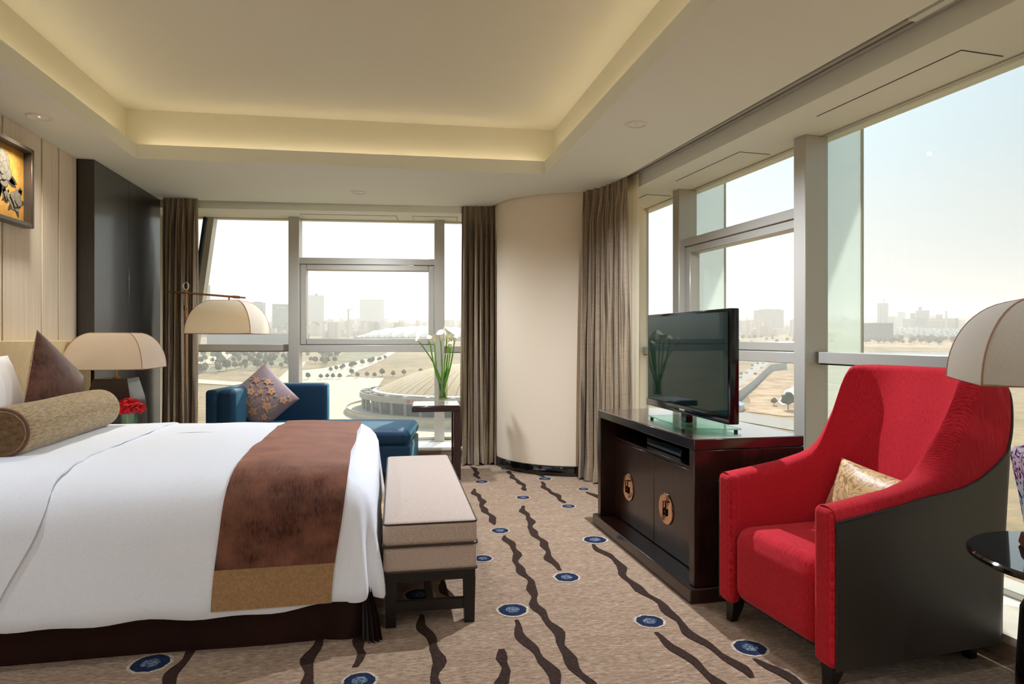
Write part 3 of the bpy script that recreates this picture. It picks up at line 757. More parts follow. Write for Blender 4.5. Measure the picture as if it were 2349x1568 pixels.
# strips of cloth laid across the bed follow the same section, a little proud of it
def section(off, zhem):
    pts = []
    for o, z in PROF:
        if z < zhem: break
        pts.append((BY0 - o - off * smoothstep(-0.3, 0.0, o), z + off * smoothstep(0.0, -0.2, o)))
    pts.append((BY0 - interp(-zhem, [(-z, o) for o, z in PROF[8:]]) - off, zhem))
    far = [(BY0 + BY1 - y, z) for y, z in pts]
    res = list(reversed(pts)); mid = []
    a, b = pts[0], far[0]
    for k in range(1, 12): mid.append((lerp(a[0], b[0], k / 12), lerp(a[1], b[1], k / 12)))
    res += mid + far
    # resample finely
    fine = []
    for (a, b), (c, d) in zip(res, res[1:]):
        n = max(1, int(hypot(c - a, d - b) / 0.03))
        for k in range(n): fine.append((lerp(a, c, k / n), lerp(b, d, k / n)))
    fine.append(res[-1]); return fine
def strip(name, m, parent, xfn, off, zhem, nu=26, zmax=None, zcut=None, wr=0.0, edge=0.008):
    sec = section(off, zhem)
    if zcut is not None: # only the near hanging part between zhem and zcut
        sec = [p for p in sec[:len(sec) // 2] if p[1] <= zcut + 1e-6]; 
        sec.append((sec[-1][0], zcut)) if sec[-1][1] < zcut else None
    acc = [0.0]
    for (a, b), (c, d) in zip(sec, sec[1:]): acc.append(acc[-1] + hypot(c - a, d - b))
    rings = []
    for i in range(-1, nu + 2):
        t = max(0, min(1, i / nu)); row = []
        e = -edge if i in (-1, nu + 1) else 0
        for j, (y, z) in enumerate(sec):
            x = xfn(t, y, z)
            w = wr * (sin(8 * x + 26 * y) * 0.5 + sin(41 * y + 5 * x) * 0.4 + sin(17 * y - 11 * x)) * (1 if z > 0.66 else 0.15)
            ny = -1 if z < ZTOP - 0.06 and y < 3.7 else (1 if z < ZTOP - 0.06 else 0)
            dz = -0.02 * smoothstep(BX1 - 0.5, BX1, x) * smoothstep(0.3, 0.7, z) if x > BX1 - 0.5 else 0
            dz += 0.0035 * sin(5 * x + 3 * y) * smoothstep(0.66, 0.7, z)
            wv = 0.006 * smoothstep(0.62, 0.2, z) * (sin(4.1 * x + 0.5) + 0.6 * sin(9.3 * x + 2 * z))
            row.append((x, y + (e * ny if ny else 0) + (wv * (-1 if y < 3.7 else 1)), z + dz + w + (e if not ny else 0)))
        rings.append(row)
    bm = BM(); loft(bm, rings, False, uv=lambda i, j: (i / nu * 0.5, acc[min(j, len(acc) - 1)]))
    return obj(name, bm, m, parent, 60)
FOLDX = lambda y, z: -1.325 + 0.05 * smoothstep(3.4, 2.75, y) - 0.16 * smoothstep(0.62, 0.16, z) * (1 if y < 3.7 else 1)
strip('turned_down_sheet', LINEN, bed, lambda t, y, z: lerp(-2.085, FOLDX(y, z) + 0.004 * sin(30 * y), t), 0.012, 0.145, wr=0.0012, edge=0.010)
# pleated skirt
def skirt():
    rings = []
    for z, k in ((0.0, 1.0), (0.10, 0.8), (0.22, 0.35), (0.30, 0.15)):
        r = []
        for i, (x, y, nx, ny) in enumerate(rr_perim(-0.045, 400, 0.05)):
            c = (abs(nx * ny) * 2) ** 0.5 if nx > 0.02 and abs(ny) > 0.02 else 0.0
            near = smoothstep(0.35, 0.0, abs(x - BX1)) if ny < -0.5 else 0
            f = k * (0.006 * sin(2.2 * x + 6 * sin(1.3 * x)) + (0.045 * c + 0.02 * near) * (0.6 + sin(30 * atan2(ny, nx) + 60 * x * near)))
            r.append((x + nx * f, y + ny * f, z))
        rings.append(r)
    bm = BM(); loft(bm, list(reversed(rings)), True); return obj('bed_skirt', bm, SKIRT, bed, 60)
skirt()
hb = thing('headboard', 'cream upholstered headboard fixed along the panelled wall behind the bed', 'headboard', (-2.212, 3.6, 0))
for a, b in ((-1.6, -0.36), (-0.355, 0.98), (0.985, 1.645)):
    bx('padded_panel', (0.0, 0.11, a, b, 0.30, 1.235), HEADB, hb, 0.008, 3)

run = thing('bed_runner', 'dark brown velvet bed runner with gold satin end bands across the bed foot', 'bed runner', (0, 0, 0))
RX = lambda t, y, z: lerp(-0.632, -0.163, t) - 0.04 * smoothstep(0.68, 0.17, z) * (1.0 if t < 0.5 else 1.3) + 0.004 * sin(9 * y)
strip('velvet_panel', VELVET, run, RX, 0.009, 0.335, wr=0.0022)
strip('gold_band', GOLDB, run, RX, 0.010, 0.176, zcut=0.335)

def cushion(name, label, cat, loc, ex, ey, w, h, t, mats, pinch=0.05, wr=0.004, seed=0, group=None, zmin=None, squash=0.15, n=22, back=None):
    root = thing(name, label, cat, loc, group=group)
    M = frame_matrix((0, 0, 0), ex, ey); z0 = None if zmin is None else zmin - loc[2]
    for s, nm, mt in ((1, 'front', mats[0]), (-1, 'back', mats[-1])):
        bm = pillow(BM(), w, h, t, n, pinch, None, wr, seed)
        fs = [f for f in bm.faces if (sum(v.co.z for v in f.verts) * s < -1e-9)]
        bmesh.ops.delete(bm, geom=fs, context='FACES')
        for v in bm.verts:
            v.co = M @ v.co
            if z0 is not None and v.co.z < z0 + 0.02: v.co.z = z0 + 0.02 + squash * (v.co.z - z0 - 0.02)
        obj(nm, bm, mt, root, 80)
    return root
cushion('pillow', 'white bed pillow leaning on the headboard behind the brown velvet cushion', 'pillow', (-1.985, 3.72, 0.915), (0, 1, 0), (-0.30, 0, 1), 0.74, 0.50, 0.20, [PILLOWW], 0.05, 0.006, 1, zmin=0.69)
cushion('pillow', 'white bed pillow propped up at the near end, cut off by the photo edge', 'pillow', (-1.84, 3.02, 0.90), (0.1, 1, 0), (-0.34, 0, 1), 0.70, 0.48, 0.20, [PILLOWW], 0.05, 0.006, 2, zmin=0.69)
cushion('throw_cushion', 'chocolate velvet cushion with tan striped back standing on one corner behind the bolster', 'cushion', (-1.815, 4.085, 0.955), (0.12, 0.76, -0.52), (-0.12, 0.62, 0.70), 0.50, 0.50, 0.15, [CUSHV, STRIPEB], 0.03, 0.004, 3, zmin=0.70, squash=0.22)

bol = thing('bolster', 'tan chenille bolster with dark round ends lying across the bed', 'bolster', (-1.69, 3.83, 0.826))
def bolster():
    rot = Matrix.Rotation(radians(2), 4, 'Z')
    prof = [(0.090, -0.57), (0.103, -0.562), (0.107, -0.54)] + [(0.109, -0.5 + 0.1 * k) for k in range(11)] + [(0.107, 0.54), (0.098, 0.568), (0.075, 0.585)]
    def ringpts(r, y):
        o = []; r *= 1.07
        for k in range(40):
            a = 2 * pi * k / 40; z = r * sin(a); z = max(z, -0.106)
            o.append(rot @ Vector((r * cos(a), y, z + 0.002 * sin(9 * y))))
        return o
    bm = BM(); loft(bm, [ringpts(r, y) for r, y in prof], True, False, True); obj('cover', bm, BOLST, bol, 60)
    bm = BM(); loft(bm, [ringpts(0.094, -0.556), ringpts(0.094, -0.568), ringpts(0.06, -0.575), ringpts(0.01, -0.577)], True, False, True); obj('end_disc', bm, BOLEND, bol, 60)
    bm = BM(); tube(bm, ringpts(0.101, -0.566) + ringpts(0.101, -0.566)[:2], 0.006, 6); obj('piping', bm, plain('bolster_piping', S(96, 56, 44), 0.6), bol, 60)
bolster()

# ------------------------------------------------------------------ bench at the foot of the bed
def bench():
    t = thing('bench', 'upholstered bench in pinkish beige linen on dark legs at the bed foot', 'bench', (0.203, 3.665, 0), radians(-0.8))
    hx, hy = 0.205, 0.815
    def puff(p):
        if p.z > 0.42: p.z += 0.016 * (1 - (p.x / hx) ** 2) * (1 - (p.y / hy) ** 4)
        return p
    obj('seat', rbox(BM(), -hx, hx, -hy, hy, 0.352, 0.455, 0.022, 3, 12, puff), BENCHF, t, 60)
    obj('seat_box', rbox(BM(), -hx + .003, hx - .003, -hy + .003, hy - .003, 0.238, 0.349, 0.018, 3, 8), BENCHF, t, 60)
    def cord(z, d):
        r = 0.02; P = []
        for sx, sy, a0 in ((1, 1, 0), (-1, 1, 90), (-1, -1, 180), (1, -1, 270)):
            for k in range(5):
                a = radians(a0 + 22.5 * k); P.append((sx * (hx + d - r) + r * cos(a), sy * (hy + d - r) + r * sin(a), z))
        return P + P[:1]
    for z, d in ((0.447, -0.003), (0.351, 0.0), (0.240, -0.002)):
        obj('piping', tube(BM(), cord(z, d), 0.0042, 6), PIPING, t, 60)
    bm = BM()
    for d in ((-hx + .01, hx - .01, -hy + .01, -hy + .05), (-hx + .01, hx - .01, hy - .05, hy - .01), (-hx + .01, -hx + .05, -hy + .05, hy - .05), (hx - .05, hx - .01, -hy + .05, hy - .05)): box(bm, *d, 0.195, 0.238)
    obj('apron', bm, BENCHWOOD, t)
    for sx in (-1, 1):
        for sy in (-1, 1):
            x, y = sx * (hx - 0.035), sy * (hy - 0.035)
            bm = BM(); loft(bm, [[(x + a * w, y + b * w, z) for a, b in ((-1, -1), (1, -1), (1, 1), (-1, 1))] for z, w in ((0, 0.022), (0.2, 0.026))], True, True, True)
            obj('leg', bm, BENCHWOOD, t)
    for sy in (-1, 1):
        bx('stretcher', (-hx + 0.055, hx - 0.055, sy * (hy - 0.035) - 0.012, sy * (hy - 0.035) + 0.012, 0.06, 0.105), BENCHWOOD, t)
    bx('stretcher', (-0.015, 0.015, -hy + 0.045, hy - 0.045, 0.065, 0.1), BENCHWOOD, t)
bench()

# ------------------------------------------------------------------ nightstand, bedside lamp, roses
ns = thing('nightstand', 'dark wooden nightstand between the bed and the black veneer wall', 'nightstand', (-1.80, 5.045, 0))
bx('body', (-0.28, 0.28, -0.24, 0.24, 0.06, 0.575), CABWOOD, ns, 0.004, 1); bx('top', (-0.295, 0.295, -0.255, 0.255, 0.577, 0.612), CABTOP, ns, 0.004, 1); bx('plinth', (-0.26, 0.26, -0.22, 0.22, 0, 0.058), BLACK, ns)
d = bx('drawer', (0.281, 0.297, -0.225, 0.225, 0.33, 0.56), CABWOOD, ns, 0.003, 1); bx('handle', (0.298, 0.312, -0.06, 0.06, 0.44, 0.452), CHROME, d, 0.003, 1)

def dome_shade(t, half_b, half_t, zb, zt, m, rot=0.0, cx=0.0, cy=0.0):
    """square shade whose four panels bow outwards; each panel is a part, with seam tapes at the corners"""
    n = 12; R = Matrix.Rotation(rot, 4, 'Z'); ctr = Vector((cx, cy, 0))
    def half(v): # v 0 bottom .. 1 top
        a = v * pi / 2 * 0.92
        return lerp(half_t, half_b, (cos(a) - cos(pi / 2 * 0.92)) / (1 - cos(pi / 2 * 0.92)))
    def hz(v): return lerp(zb, zt, sin(v * pi / 2 * 0.92) / sin(pi / 2 * 0.92))
    parts = []
    for q in range(4):
        Q = Matrix.Rotation(q * pi / 2, 4, 'Z')
        bm = BM(); surf(bm, 8, n, lambda u, v: R @ Q @ Vector(((2 * u - 1) * half(v), -half(v) - 0.006 * (1 - (2 * u - 1) ** 2), hz(v))) + ctr)
        parts.append(obj('shade_panel', bm, m, t, 60))
    for q in range(4):
        Q = Matrix.Rotation(q * pi / 2, 4, 'Z')
        tube_pts = [R @ Q @ Vector((half(k / n), -half(k / n), hz(k / n))) + ctr for k in range(n + 1)]
        bm = BM(); tube(bm, tube_pts, 0.003, 5); obj('seam_tape', bm, SEAM, t, 60)
    for z, h in ((zb, half_b), (zt, half_t)):
        bm = BM(); P = [R @ Vector((sx * h, sy * h, z)) + ctr for sx, sy in ((-1, -1), (1, -1), (1, 1), (-1, 1))]
        for k in range(4): tube(bm, [P[k], P[(k + 1) % 4]], 0.0035, 5)
        obj('rim_tape', bm, SEAM, t)
    bm = BM(); P = [R @ Vector((sx * half_t, sy * half_t, zt - 0.01)) + ctr for sx, sy in ((-1, -1), (1, 1), (-1, 1), (1, -1))]
    tube(bm, P[:2], 0.003, 5); tube(bm, P[2:], 0.003, 5); obj('spider', bm, LAMPBRASS, t)

tl = thing('table_lamp', 'bedside lamp with beige domed square shade and dark tapered wooden base', 'lamp', (-1.872, 5.075, 0.613))
bm = BM(); loft(bm, [[(sx * w, sy * w, z) for sx, sy in ((-1, -1), (1, -1), (1, 1), (-1, 1))] for w, z in ((0.135, 0.0), (0.152, 0.02), (0.150, 0.12), (0.138, 0.22), (0.108, 0.355))], True, True, True)
obj('body', bm, Mat('dark_lamp_wood').set(col=S(34, 14, 10), rough=0.22, coat=0.2).m, tl, 30)
obj('neck', lathe(BM(), [(0.022, 0.356), (0.022, 0.362), (0.010, 0.366), (0.007, 0.372), (0.007, 0.46), (0.012, 0.462), (0.012, 0.50)], 20), LAMPBRASS, tl, 40)
obj('bulb', lathe(BM(), [(0.012, 0.501), (0.030, 0.53), (0.032, 0.55), (0.012, 0.585)], 16), plain('milk_bulb', S(235, 232, 222), 0.3), tl, 60)
dome_shade(tl, 0.250, 0.125, 0.425, 0.672, SHADEL)

rv = thing('rose_vase', 'low glass vase packed with red roses on the nightstand', 'vase of flowers', (-1.712, 4.845, 0.613))
obj('vase', lathe(BM(), [(0.052, 0.0), (0.055, 0.004), (0.058, 0.08), (0.060, 0.15), (0.057, 0.15), (0.054, 0.08), (0.050, 0.01), (0.001, 0.008)], 28, capa=True, capb=True), VASEG, rv, 50)
obj('stems', lathe(BM(), [(0.040, 0.012), (0.048, 0.05), (0.049, 0.13)], 18), cloth('rose_leaves_in_vase', S(30, 66, 26), S(96, 146, 70), (60, 60, 10)), rv, 50)
def rose_mesh():
    bm = BM(); rnd = random.Random(2)
    lathe(bm, [(0.004, -0.02), (0.013, -0.014), (0.018, 0.0), (0.016, 0.014), (0.010, 0.02)], 10)
    for ringr, cnt, h, tilt in ((0.008, 3, 0.024, 0.15), (0.014, 4, 0.022, 0.35), (0.019, 5, 0.016, 0.6)):
        for k in range(cnt):
            a = 2 * pi * k / cnt + ringr * 90
            def P(u, v, a=a, ringr=ringr, h=h, tilt=tilt):
                b = a + (u - 0.5) * 1.7; r = ringr * (0.55 + 0.55 * v) + tilt * 0.012 * v * v
                return (r * cos(b), r * sin(b), -0.012 + h * v * (1 - 0.5 * (2 * u - 1) ** 2) + 0.012 * v)
            surf(bm, 4, 3, P)
    return bm
r0 = None; rnd = random.Random(11)
for ring, (n, rr, zz) in enumerate(((1, 0, 0.205), (6, 0.034, 0.198), (11, 0.062, 0.178), (10, 0.074, 0.150))):
    for k in range(n):
        a = 2 * pi * k / n + ring * 0.4
        if r0 is None: r0 = obj('rose', rose_mesh(), ROSE, rv, 70); o = r0
        else: o = r0.copy(); COL.objects.link(o); o.parent = rv
        o.location = (rr * cos(a), rr * sin(a), zz + rnd.uniform(-.006, .006)); o.rotation_euler = (-sin(a) * rr * 9 * 1, cos(a) * rr * 9, rnd.uniform(0, 6)); sc = rnd.uniform(1.0, 1.2); o.scale = (sc, sc, sc)

# ------------------------------------------------------------------ floor lamp
fl = thing('floor_lamp', 'brass floor lamp with swing arm and cream domed shade by the back window', 'lamp', (-1.662, 5.955, 0), radians(-7))
obj('base', lathe(BM(), [(0.13, 0.0), (0.132, 0.012), (0.125, 0.02), (0.02, 0.026)], 36), LAMPBRASS, fl, 40)
obj('pole', lathe(BM(), [(0.009, 0.02), (0.009, 1.48)], 16), LAMPBRASS, fl, 40)
obj('collar', lathe(BM(), [(0.012, 1.481), (0.014, 1.49), (0.014, 1.52), (0.012, 1.53), (0.0065, 1.531), (0.0065, 1.66)], 16), LAMPBRASS, fl, 40)
bm = BM(); tube(bm, [(0.024 * cos(a), 0, 1.69 + 0.030 * sin(a)) for a in [2 * pi * k / 24 for k in range(25)]], 0.005, 8); obj('ring_finial', bm, CHROME, fl, 60)
az = lambda x: 1.632 - 0.080 * x
bm = BM(); tube(bm, [(-0.135, 0.012, az(-0.135)), (0.43, 0.012, az(0.43))], 0.0085, 12); tube(bm, [(0.385, 0.012, az(0.385)), (0.44, 0.012, az(0.44))], 0.012, 12); tube(bm, [(0.44, 0.012, az(0.44)), (0.49, 0.012, az(0.49))], 0.007, 12); tube(bm, [(-0.14, 0.012, az(-.14)), (-0.125, 0.012, az(-.125))], 0.011, 12)
obj('arm', bm, LAMPBRASS, fl, 50)
bm = BM(); tube(bm, [(0.352, 0.012, az(0.352) - 0.006), (0.352, 0.012, 1.47)], 0.006, 10); obj('shade_rod', bm, LAMPBRASS, fl, 50)
obj('bulb', lathe(BM(), [(0.012, 1.47), (0.030, 1.44), (0.032, 1.42), (0.012, 1.39)], 16, (0.352, 0.012, 0)), bpy.data.materials['milk_bulb'], fl, 60)
dome_shade(fl, 0.262, 0.112, 1.287, 1.565, SHADEF, 0.0, 0.352, 0.012)

# ------------------------------------------------------------------ chaise by the back window
ch = thing('chaise', 'navy and teal velvet chaise with one arm by the back window', 'chaise', (0.20, 5.60, 0), radians(-8))
def puff(z0, a, x0, x1, y0, y1):
    def f(p):
        if p.z > z0: p.z += a * max(0, 1 - ((2 * p.x - x0 - x1) / (x1 - x0)) ** 4) * max(0, 1 - ((2 * p.y - y0 - y1) / (y1 - y0)) ** 4)
        return p
    return f
obj('base', rbox(BM(), -1.70, 0.0, 0.0, 0.80, 0.10, 0.335, 0.02, 2, 8), TEAL, ch, 60)
obj('seat', rbox(BM(), -1.46, 0.005, -0.005, 0.80, 0.338, 0.465, 0.058, 4, 10, puff(0.44, 0.022, -1.46, 0.005, -.005, .80)), TEAL, ch, 60)
obj('arm', rbox(BM(), -1.70, -1.605, 0.0, 0.80, 0.336, 0.815, 0.03, 3, 6), TEAL, ch, 60)
obj('arm_pad', rbox(BM(), -1.602, -1.462, 0.015, 0.655, 0.40, 0.822, 0.05, 4, 8), TEAL, ch, 60)
obj('backrest', rbox(BM(), -1.60, -0.845, 0.66, 0.80, 0.40, 0.825, 0.035, 3, 8), TEAL, ch, 60)
for x in (-1.62, -0.08):
    for y in (0.08, 0.72): bx('leg', (x - 0.03, x + 0.03, y - 0.03, y + 0.03, 0, 0.10), BENCHWOOD, ch)
sp = cushion('throw_cushion', 'mauve satin cushion with copper flowers standing on a corner against the chaise back', 'cushion', (-1.085, 6.175, 0.715), (0.62, -0.12, -0.66), (0.70, 0.16, 0.70), 0.45, 0.45, 0.15, [GREYFAB], 0.035, 0.006, 8, zmin=0.487, squash=0.3)
def copper_flowers():
    bm = BM(); rnd = random.Random(9)
    M = frame_matrix((0, 0, 0), (0.62, -0.12, -0.66), (0.70, 0.16, 0.70)); w = h = 0.45; t = 0.15
    def onp(x, y):
        u, v = max(-.97, min(.97, 2 * x / w)), max(-.97, min(.97, 2 * y / h))
        th = max(0, (1 - u ** 4) * (1 - v ** 4)) ** 0.55 * (0.55 + 0.45 * (1 - u * u) * (1 - v * v))
        p = M @ Vector((x * (1 - 0.035 * (1 - v * v)), y * (1 - 0.035 * (1 - u * u)), t / 2 * th + 0.0075))
        z0 = 0.487 - 0.715 + 0.02
        if p.z < z0: p.z = z0 + 0.3 * (p.z - z0)
        return p
    def blob(cx, cy, a, b, rot, k=10):
        vs = []
        for i in range(k):
            q = 2 * pi * i / k; x = a * cos(q); y = b * sin(q) * (1 - 0.5 * max(0, cos(q)))
            vs.append(bm.verts.new(onp(cx + x * cos(rot) - y * sin(rot), cy + x * sin(rot) + y * cos(rot))))
        c = bm.verts.new(onp(cx, cy))
        for i in range(k): bm.faces.new((c, vs[i], vs[(i + 1) % k]))
    for cx, cy, r in ((0.10, -0.02, 0.042), (0.02, 0.10, 0.036), (-0.07, 0.135, 0.03), (-0.10, -0.03, 0.036), (0.05, -0.14, 0.04), (0.15, 0.12, 0.036), (-0.15, 0.07, 0.03), (-0.04, 0.03, 0.026), (0.155, -0.10, 0.03), (-0.06, -0.13, 0.03)):
        for k in range(5): a = 2 * pi * k / 5 + cx * 30; blob(cx + r * 0.6 * cos(a), cy + r * 0.6 * sin(a), r * 0.5, r * 0.42, a)
        for k in range(3): a = rnd.uniform(0, 6.3); blob(cx + r * 1.6 * cos(a), cy + r * 1.6 * sin(a), r * 0.55, r * 0.2, a + 0.6)
    for k in range(5):
        x, y = rnd.uniform(-.15, .05), rnd.uniform(-.15, .1); a = rnd.uniform(0.3, 1.1)
        pts = [(x + 0.03 * j * cos(a + 0.15 * j), y + 0.03 * j * sin(a + 0.15 * j)) for j in range(5)]
        for p, q in zip(pts, pts[1:]):
            nx, ny = -(q[1] - p[1]) * 0.06, (q[0] - p[0]) * 0.06
            bm.faces.new([bm.verts.new(onp(*z)) for z in ((p[0] - nx, p[1] - ny), (q[0] - nx, q[1] - ny), (q[0] + nx, q[1] + ny), (p[0] + nx, p[1] + ny))])
    o = obj('woven_flowers', bm, COPPERP, sp); o['kind'] = 'stuff'
copper_flowers()

# ------------------------------------------------------------------ C-shaped side table with lilies
ct = thing('side_table', 'C-shaped espresso side table pulled over the chaise end, beside the curtain', 'table', (0.447, 5.965, 0), radians(-3))
bx('top', (-0.213, 0.213, -0.225, 0.225, 0.604, 0.650), TABLEWOOD, ct, 0.003, 1)
bx('top_inlay', (-0.205, 0.205, -0.217, 0.217, 0.6505, 0.658), plain('polished_top', S(60, 40, 32), 0.04, coat=1.0, coat_rough=0.02), ct, 0.002, 1)
for y in (-0.20, 0.20): bx('leg', (0.150, 0.213, y - 0.025, y + 0.025, 0.052, 0.603), TABLEWOOD, ct, 0.003, 1)
for y in (-0.20, 0.20): bx('foot_bar', (-0.213, 0.213, y - 0.025, y + 0.025, 0.0, 0.050), TABLEWOOD, ct, 0.003, 1)
bx('glass_panel', (0.172, 0.180, -0.174, 0.174, 0.06, 0.60), VASEG, ct)

lv = thing('lily_vase', 'tall glass vase of white calla lilies on the C-shaped side table', 'vase of flowers', (0.515, 6.015, 0.6585))
obj('vase', lathe(BM(), [(0.047, 0.0), (0.050, 0.003), (0.047, 0.03), (0.043, 0.10), (0.045, 0.17), (0.049, 0.235), (0.0465, 0.235), (0.041, 0.17), (0.039, 0.10), (0.043, 0.035), (0.040, 0.028), (0.001, 0.027)], 32, capb=True), VASEG, lv, 50)
obj('water', lathe(BM(), [(0.001, 0.0285), (0.0395, 0.029), (0.0415, 0.036), (0.0380, 0.10), (0.0400, 0.17), (0.001, 0.1705)], 28), WATER, lv, 50)
def lily(tip, base, bend, s, rz):
    s *= 1.2
    b = Vector(base); t = Vector(tip); pts = []
    for k in range(11):
        u = k / 10; p = b.lerp(t, u); p += Vector(bend) * sin(pi * u) ; pts.append(p)
    d = (pts[-1] - pts[-3]).normalized()
    bm = BM(); tube(bm, pts, [0.0088 - 0.003 * k / 10 for k in range(11)], 8); st = obj('stem', bm, STEMG, lv, 60)
    # rolled spathe, widening to a flared pointed lip
    bm = BM()
    def P(u, v):
        a = (u * 1.08 - 0.54) * 2 * pi; r = s * (0.10 + 0.22 * smoothstep(0, 0.65, v) + 0.16 * smoothstep(0.75, 1, v))
        h = s * (1.25 * v) * (1.0 - 0.0 * u); tipk = (0.5 + 0.5 * cos(a)) ; h += s * 0.45 * tipk ** 3 * smoothstep(0.6, 1, v) - s * 0.28 * (1 - tipk) * smoothstep(0.6, 1, v)
        r *= 1 + 0.35 * tipk ** 2 * smoothstep(0.7, 1, v); r += 0.02 * s * u
        return Vector((r * cos(a), r * sin(a), h))
    surf(bm, 18, 10, P)
    fo = obj('flower', bm, LILY, lv, 70); q = d.to_track_quat('Z', 'Y'); fo.rotation_mode = 'QUATERNION'; from mathutils import Quaternion
    fo.rotation_quaternion = q @ Quaternion((0, 0, 1), rz); fo.location = pts[-1] - d * 0.004
    bm = BM(); tube(bm, [(0, 0, s * 0.3), (0, 0, s * 1.0)], [s * 0.06, s * 0.045], 6); so = obj('spadix', bm, SPADIX, fo, 60)
# tips fan out to the sides; x across, y away
for tip, base, bend, s, rz in (((-0.205, 0.0, 0.545), (0.025, 0.0, 0.04), (0.03, 0, 0.02), 0.036, 2.6), ((-0.118, -0.02, 0.545), (0.02, 0.01, 0.04), (-0.02, 0, 0), 0.038, 2.8), ((-0.075, 0.03, 0.530), (0.00, 0.02, 0.04), (-0.015, 0, 0), 0.050, 0.4),
                             ((-0.022, -0.01, 0.560), (-0.02, -0.015, 0.04), (0.012, 0, 0), 0.056, 2.9), ((0.035, 0.0, 0.575), (-0.01, 0.015, 0.04), (0.0, 0, 0), 0.056, 2.4), ((0.056, 0.05, 0.535), (-0.02, -0.01, 0.04), (0.01, 0, 0), 0.046, 0.6),
                             ((0.075, -0.03, 0.580), (-0.022, 0.0, 0.04), (0.016, 0, 0), 0.040, 2.2), ((0.060, -0.05, 0.500), (-0.012, -0.02, 0.04), (0.014, 0, 0), 0.036, 0.2), ((0.105, 0.01, 0.545), (-0.025, 0.008, 0.04), (0.02, 0, 0), 0.044, 0.5)):
    lily(tip, base, bend, s, rz)

# ------------------------------------------------------------------ television cabinet and television
cb = thing('tv_cabinet', 'mahogany television cabinet with two doors and round bronze lock plates', 'cabinet', (1.432, 2.872, 0), radians(1.4))
W_, L_, H_ = 0.59, 1.335, 0.77     # depth (x), length (y), height
bx('top', (0, W_, 0, L_, H_ - 0.052, H_), CABTOP, cb, 0.004, 1)
for y in (0, L_ - 0.052): bx('side_panel', (0.0, W_, y, y + 0.052, 0.072, H_ - 0.053), CABWOOD, cb, 0.003, 1)
bx('back_panel', (W_ - 0.02, W_ - 0.002, 0.053, L_ - 0.053, 0.072, H_ - 0.053), CABWOOD, cb)
bx('shelf', (0.10, W_ - 0.021, 0.053, L_ - 0.053, 0.578, 0.596), CABWOOD, cb, 0.002, 1)
bx('plinth', (-0.03, W_ - 0.01, -0.02, L_ + 0.02, 0.0, 0.070), CABWOOD, cb, 0.004, 1)
bx('player', (0.16, 0.44, 0.45, 0.90, 0.598, 0.645), GLOSSBLK, cb, 0.004, 1)
ym = L_ / 2
for k, (a, b, ymed) in enumerate(((0.055, ym - 0.002, 0.505), (ym + 0.002, L_ - 0.055, 1.045))):
    dr = bx('door', (0.10, 0.122, a, b, 0.074, 0.576), CABWOOD, cb, 0.003, 1)
    bm = BM(); zc = 0.308
    rings = []
    for r, x in ((0.086, 0.0995), (0.086, 0.094), (0.083, 0.092), (0.078, 0.0925), (0.0, 0.0925)):
        rings.append([(x, ymed + max(r, 1e-4) * cos(2 * pi * q / 48), zc + max(r, 1e-4) * sin(2 * pi * q / 48)) for q in range(48)])
    loft(bm, rings, True, False, True); pl = obj('lock_plate', bm, BRONZE, dr, 40)
    bm = BM()
    for yy in (-0.015, 0.015): box(bm, 0.084, 0.0922, ymed + yy - 0.004, ymed + yy + 0.004, zc - 0.036, zc + 0.004, 0.002, 1)
    box(bm, 0.086, 0.090, ymed - 0.016, ymed + 0.016, zc - 0.016, zc - 0.010)
    tube(bm, [(0.086, ymed + 0.012, zc - 0.02), (0.086, ymed + 0.012, zc + 0.042)], 0.0032, 8); tube(bm, [(0.086, ymed + 0.016, zc + 0.040), (0.086, ymed - 0.045, zc + 0.048)], 0.0032, 8)
    obj('latch', bm, plain('dark_bronze_%d' % k, S(54, 34, 26), 0.25, metal=0.7), dr, 40)

tv = thing('television', 'black flat-screen television on a glass base on the mahogany cabinet', 'television', (1.60, 3.335, 0.7705), radians(0.6))
hl = 0.488
bx('housing', (-0.002, 0.045, -hl, hl, 0.068, 0.622), GLOSSBLK, tv, 0.005, 2)
bx('rear_bulge', (0.046, 0.085, -hl * 0.72, hl * 0.72, 0.14, 0.50), BLACK, tv, 0.012, 2)
bx('screen', (-0.0045, -0.0021, -hl + 0.018, hl - 0.018, 0.112, 0.606), SCREEN, tv)
bx('lower_bezel', (-0.010, -0.0022, -hl, hl, 0.068, 0.110), GLOSSBLK, tv, 0.004, 2)
bx('brand_badge', (-0.0108, -0.0102, -0.032, 0.032, 0.083, 0.093), CHROME, tv)
bm = BM(); box(bm, 0.0, 0.04, -0.035, 0.035, 0.020, 0.105, 0.006, 1, Matrix.Rotation(radians(0), 4, 'X')); obj('neck', bm, GLOSSBLK, tv, 40)
bm = BM(); P = [(-0.105, -0.20), (-0.055, 0.345), (0.16, 0.345), (0.19, 0.05), (0.175, -0.29), (0.10, -0.29)]
loft(bm, [[(x, y, z) for x, y in P] for z in (0.012, 0.020)], True, True, True); obj('glass_base', bm, TVGLASS, tv)
for x, y in ((-0.09, -0.18), (-0.045, 0.32), (0.14, 0.32), (0.155, -0.27)): obj('foot', lathe(BM(), [(0.010, 0.0), (0.010, 0.011)], 12, (x, y, 0)), GLOSSBLK, tv, 40)

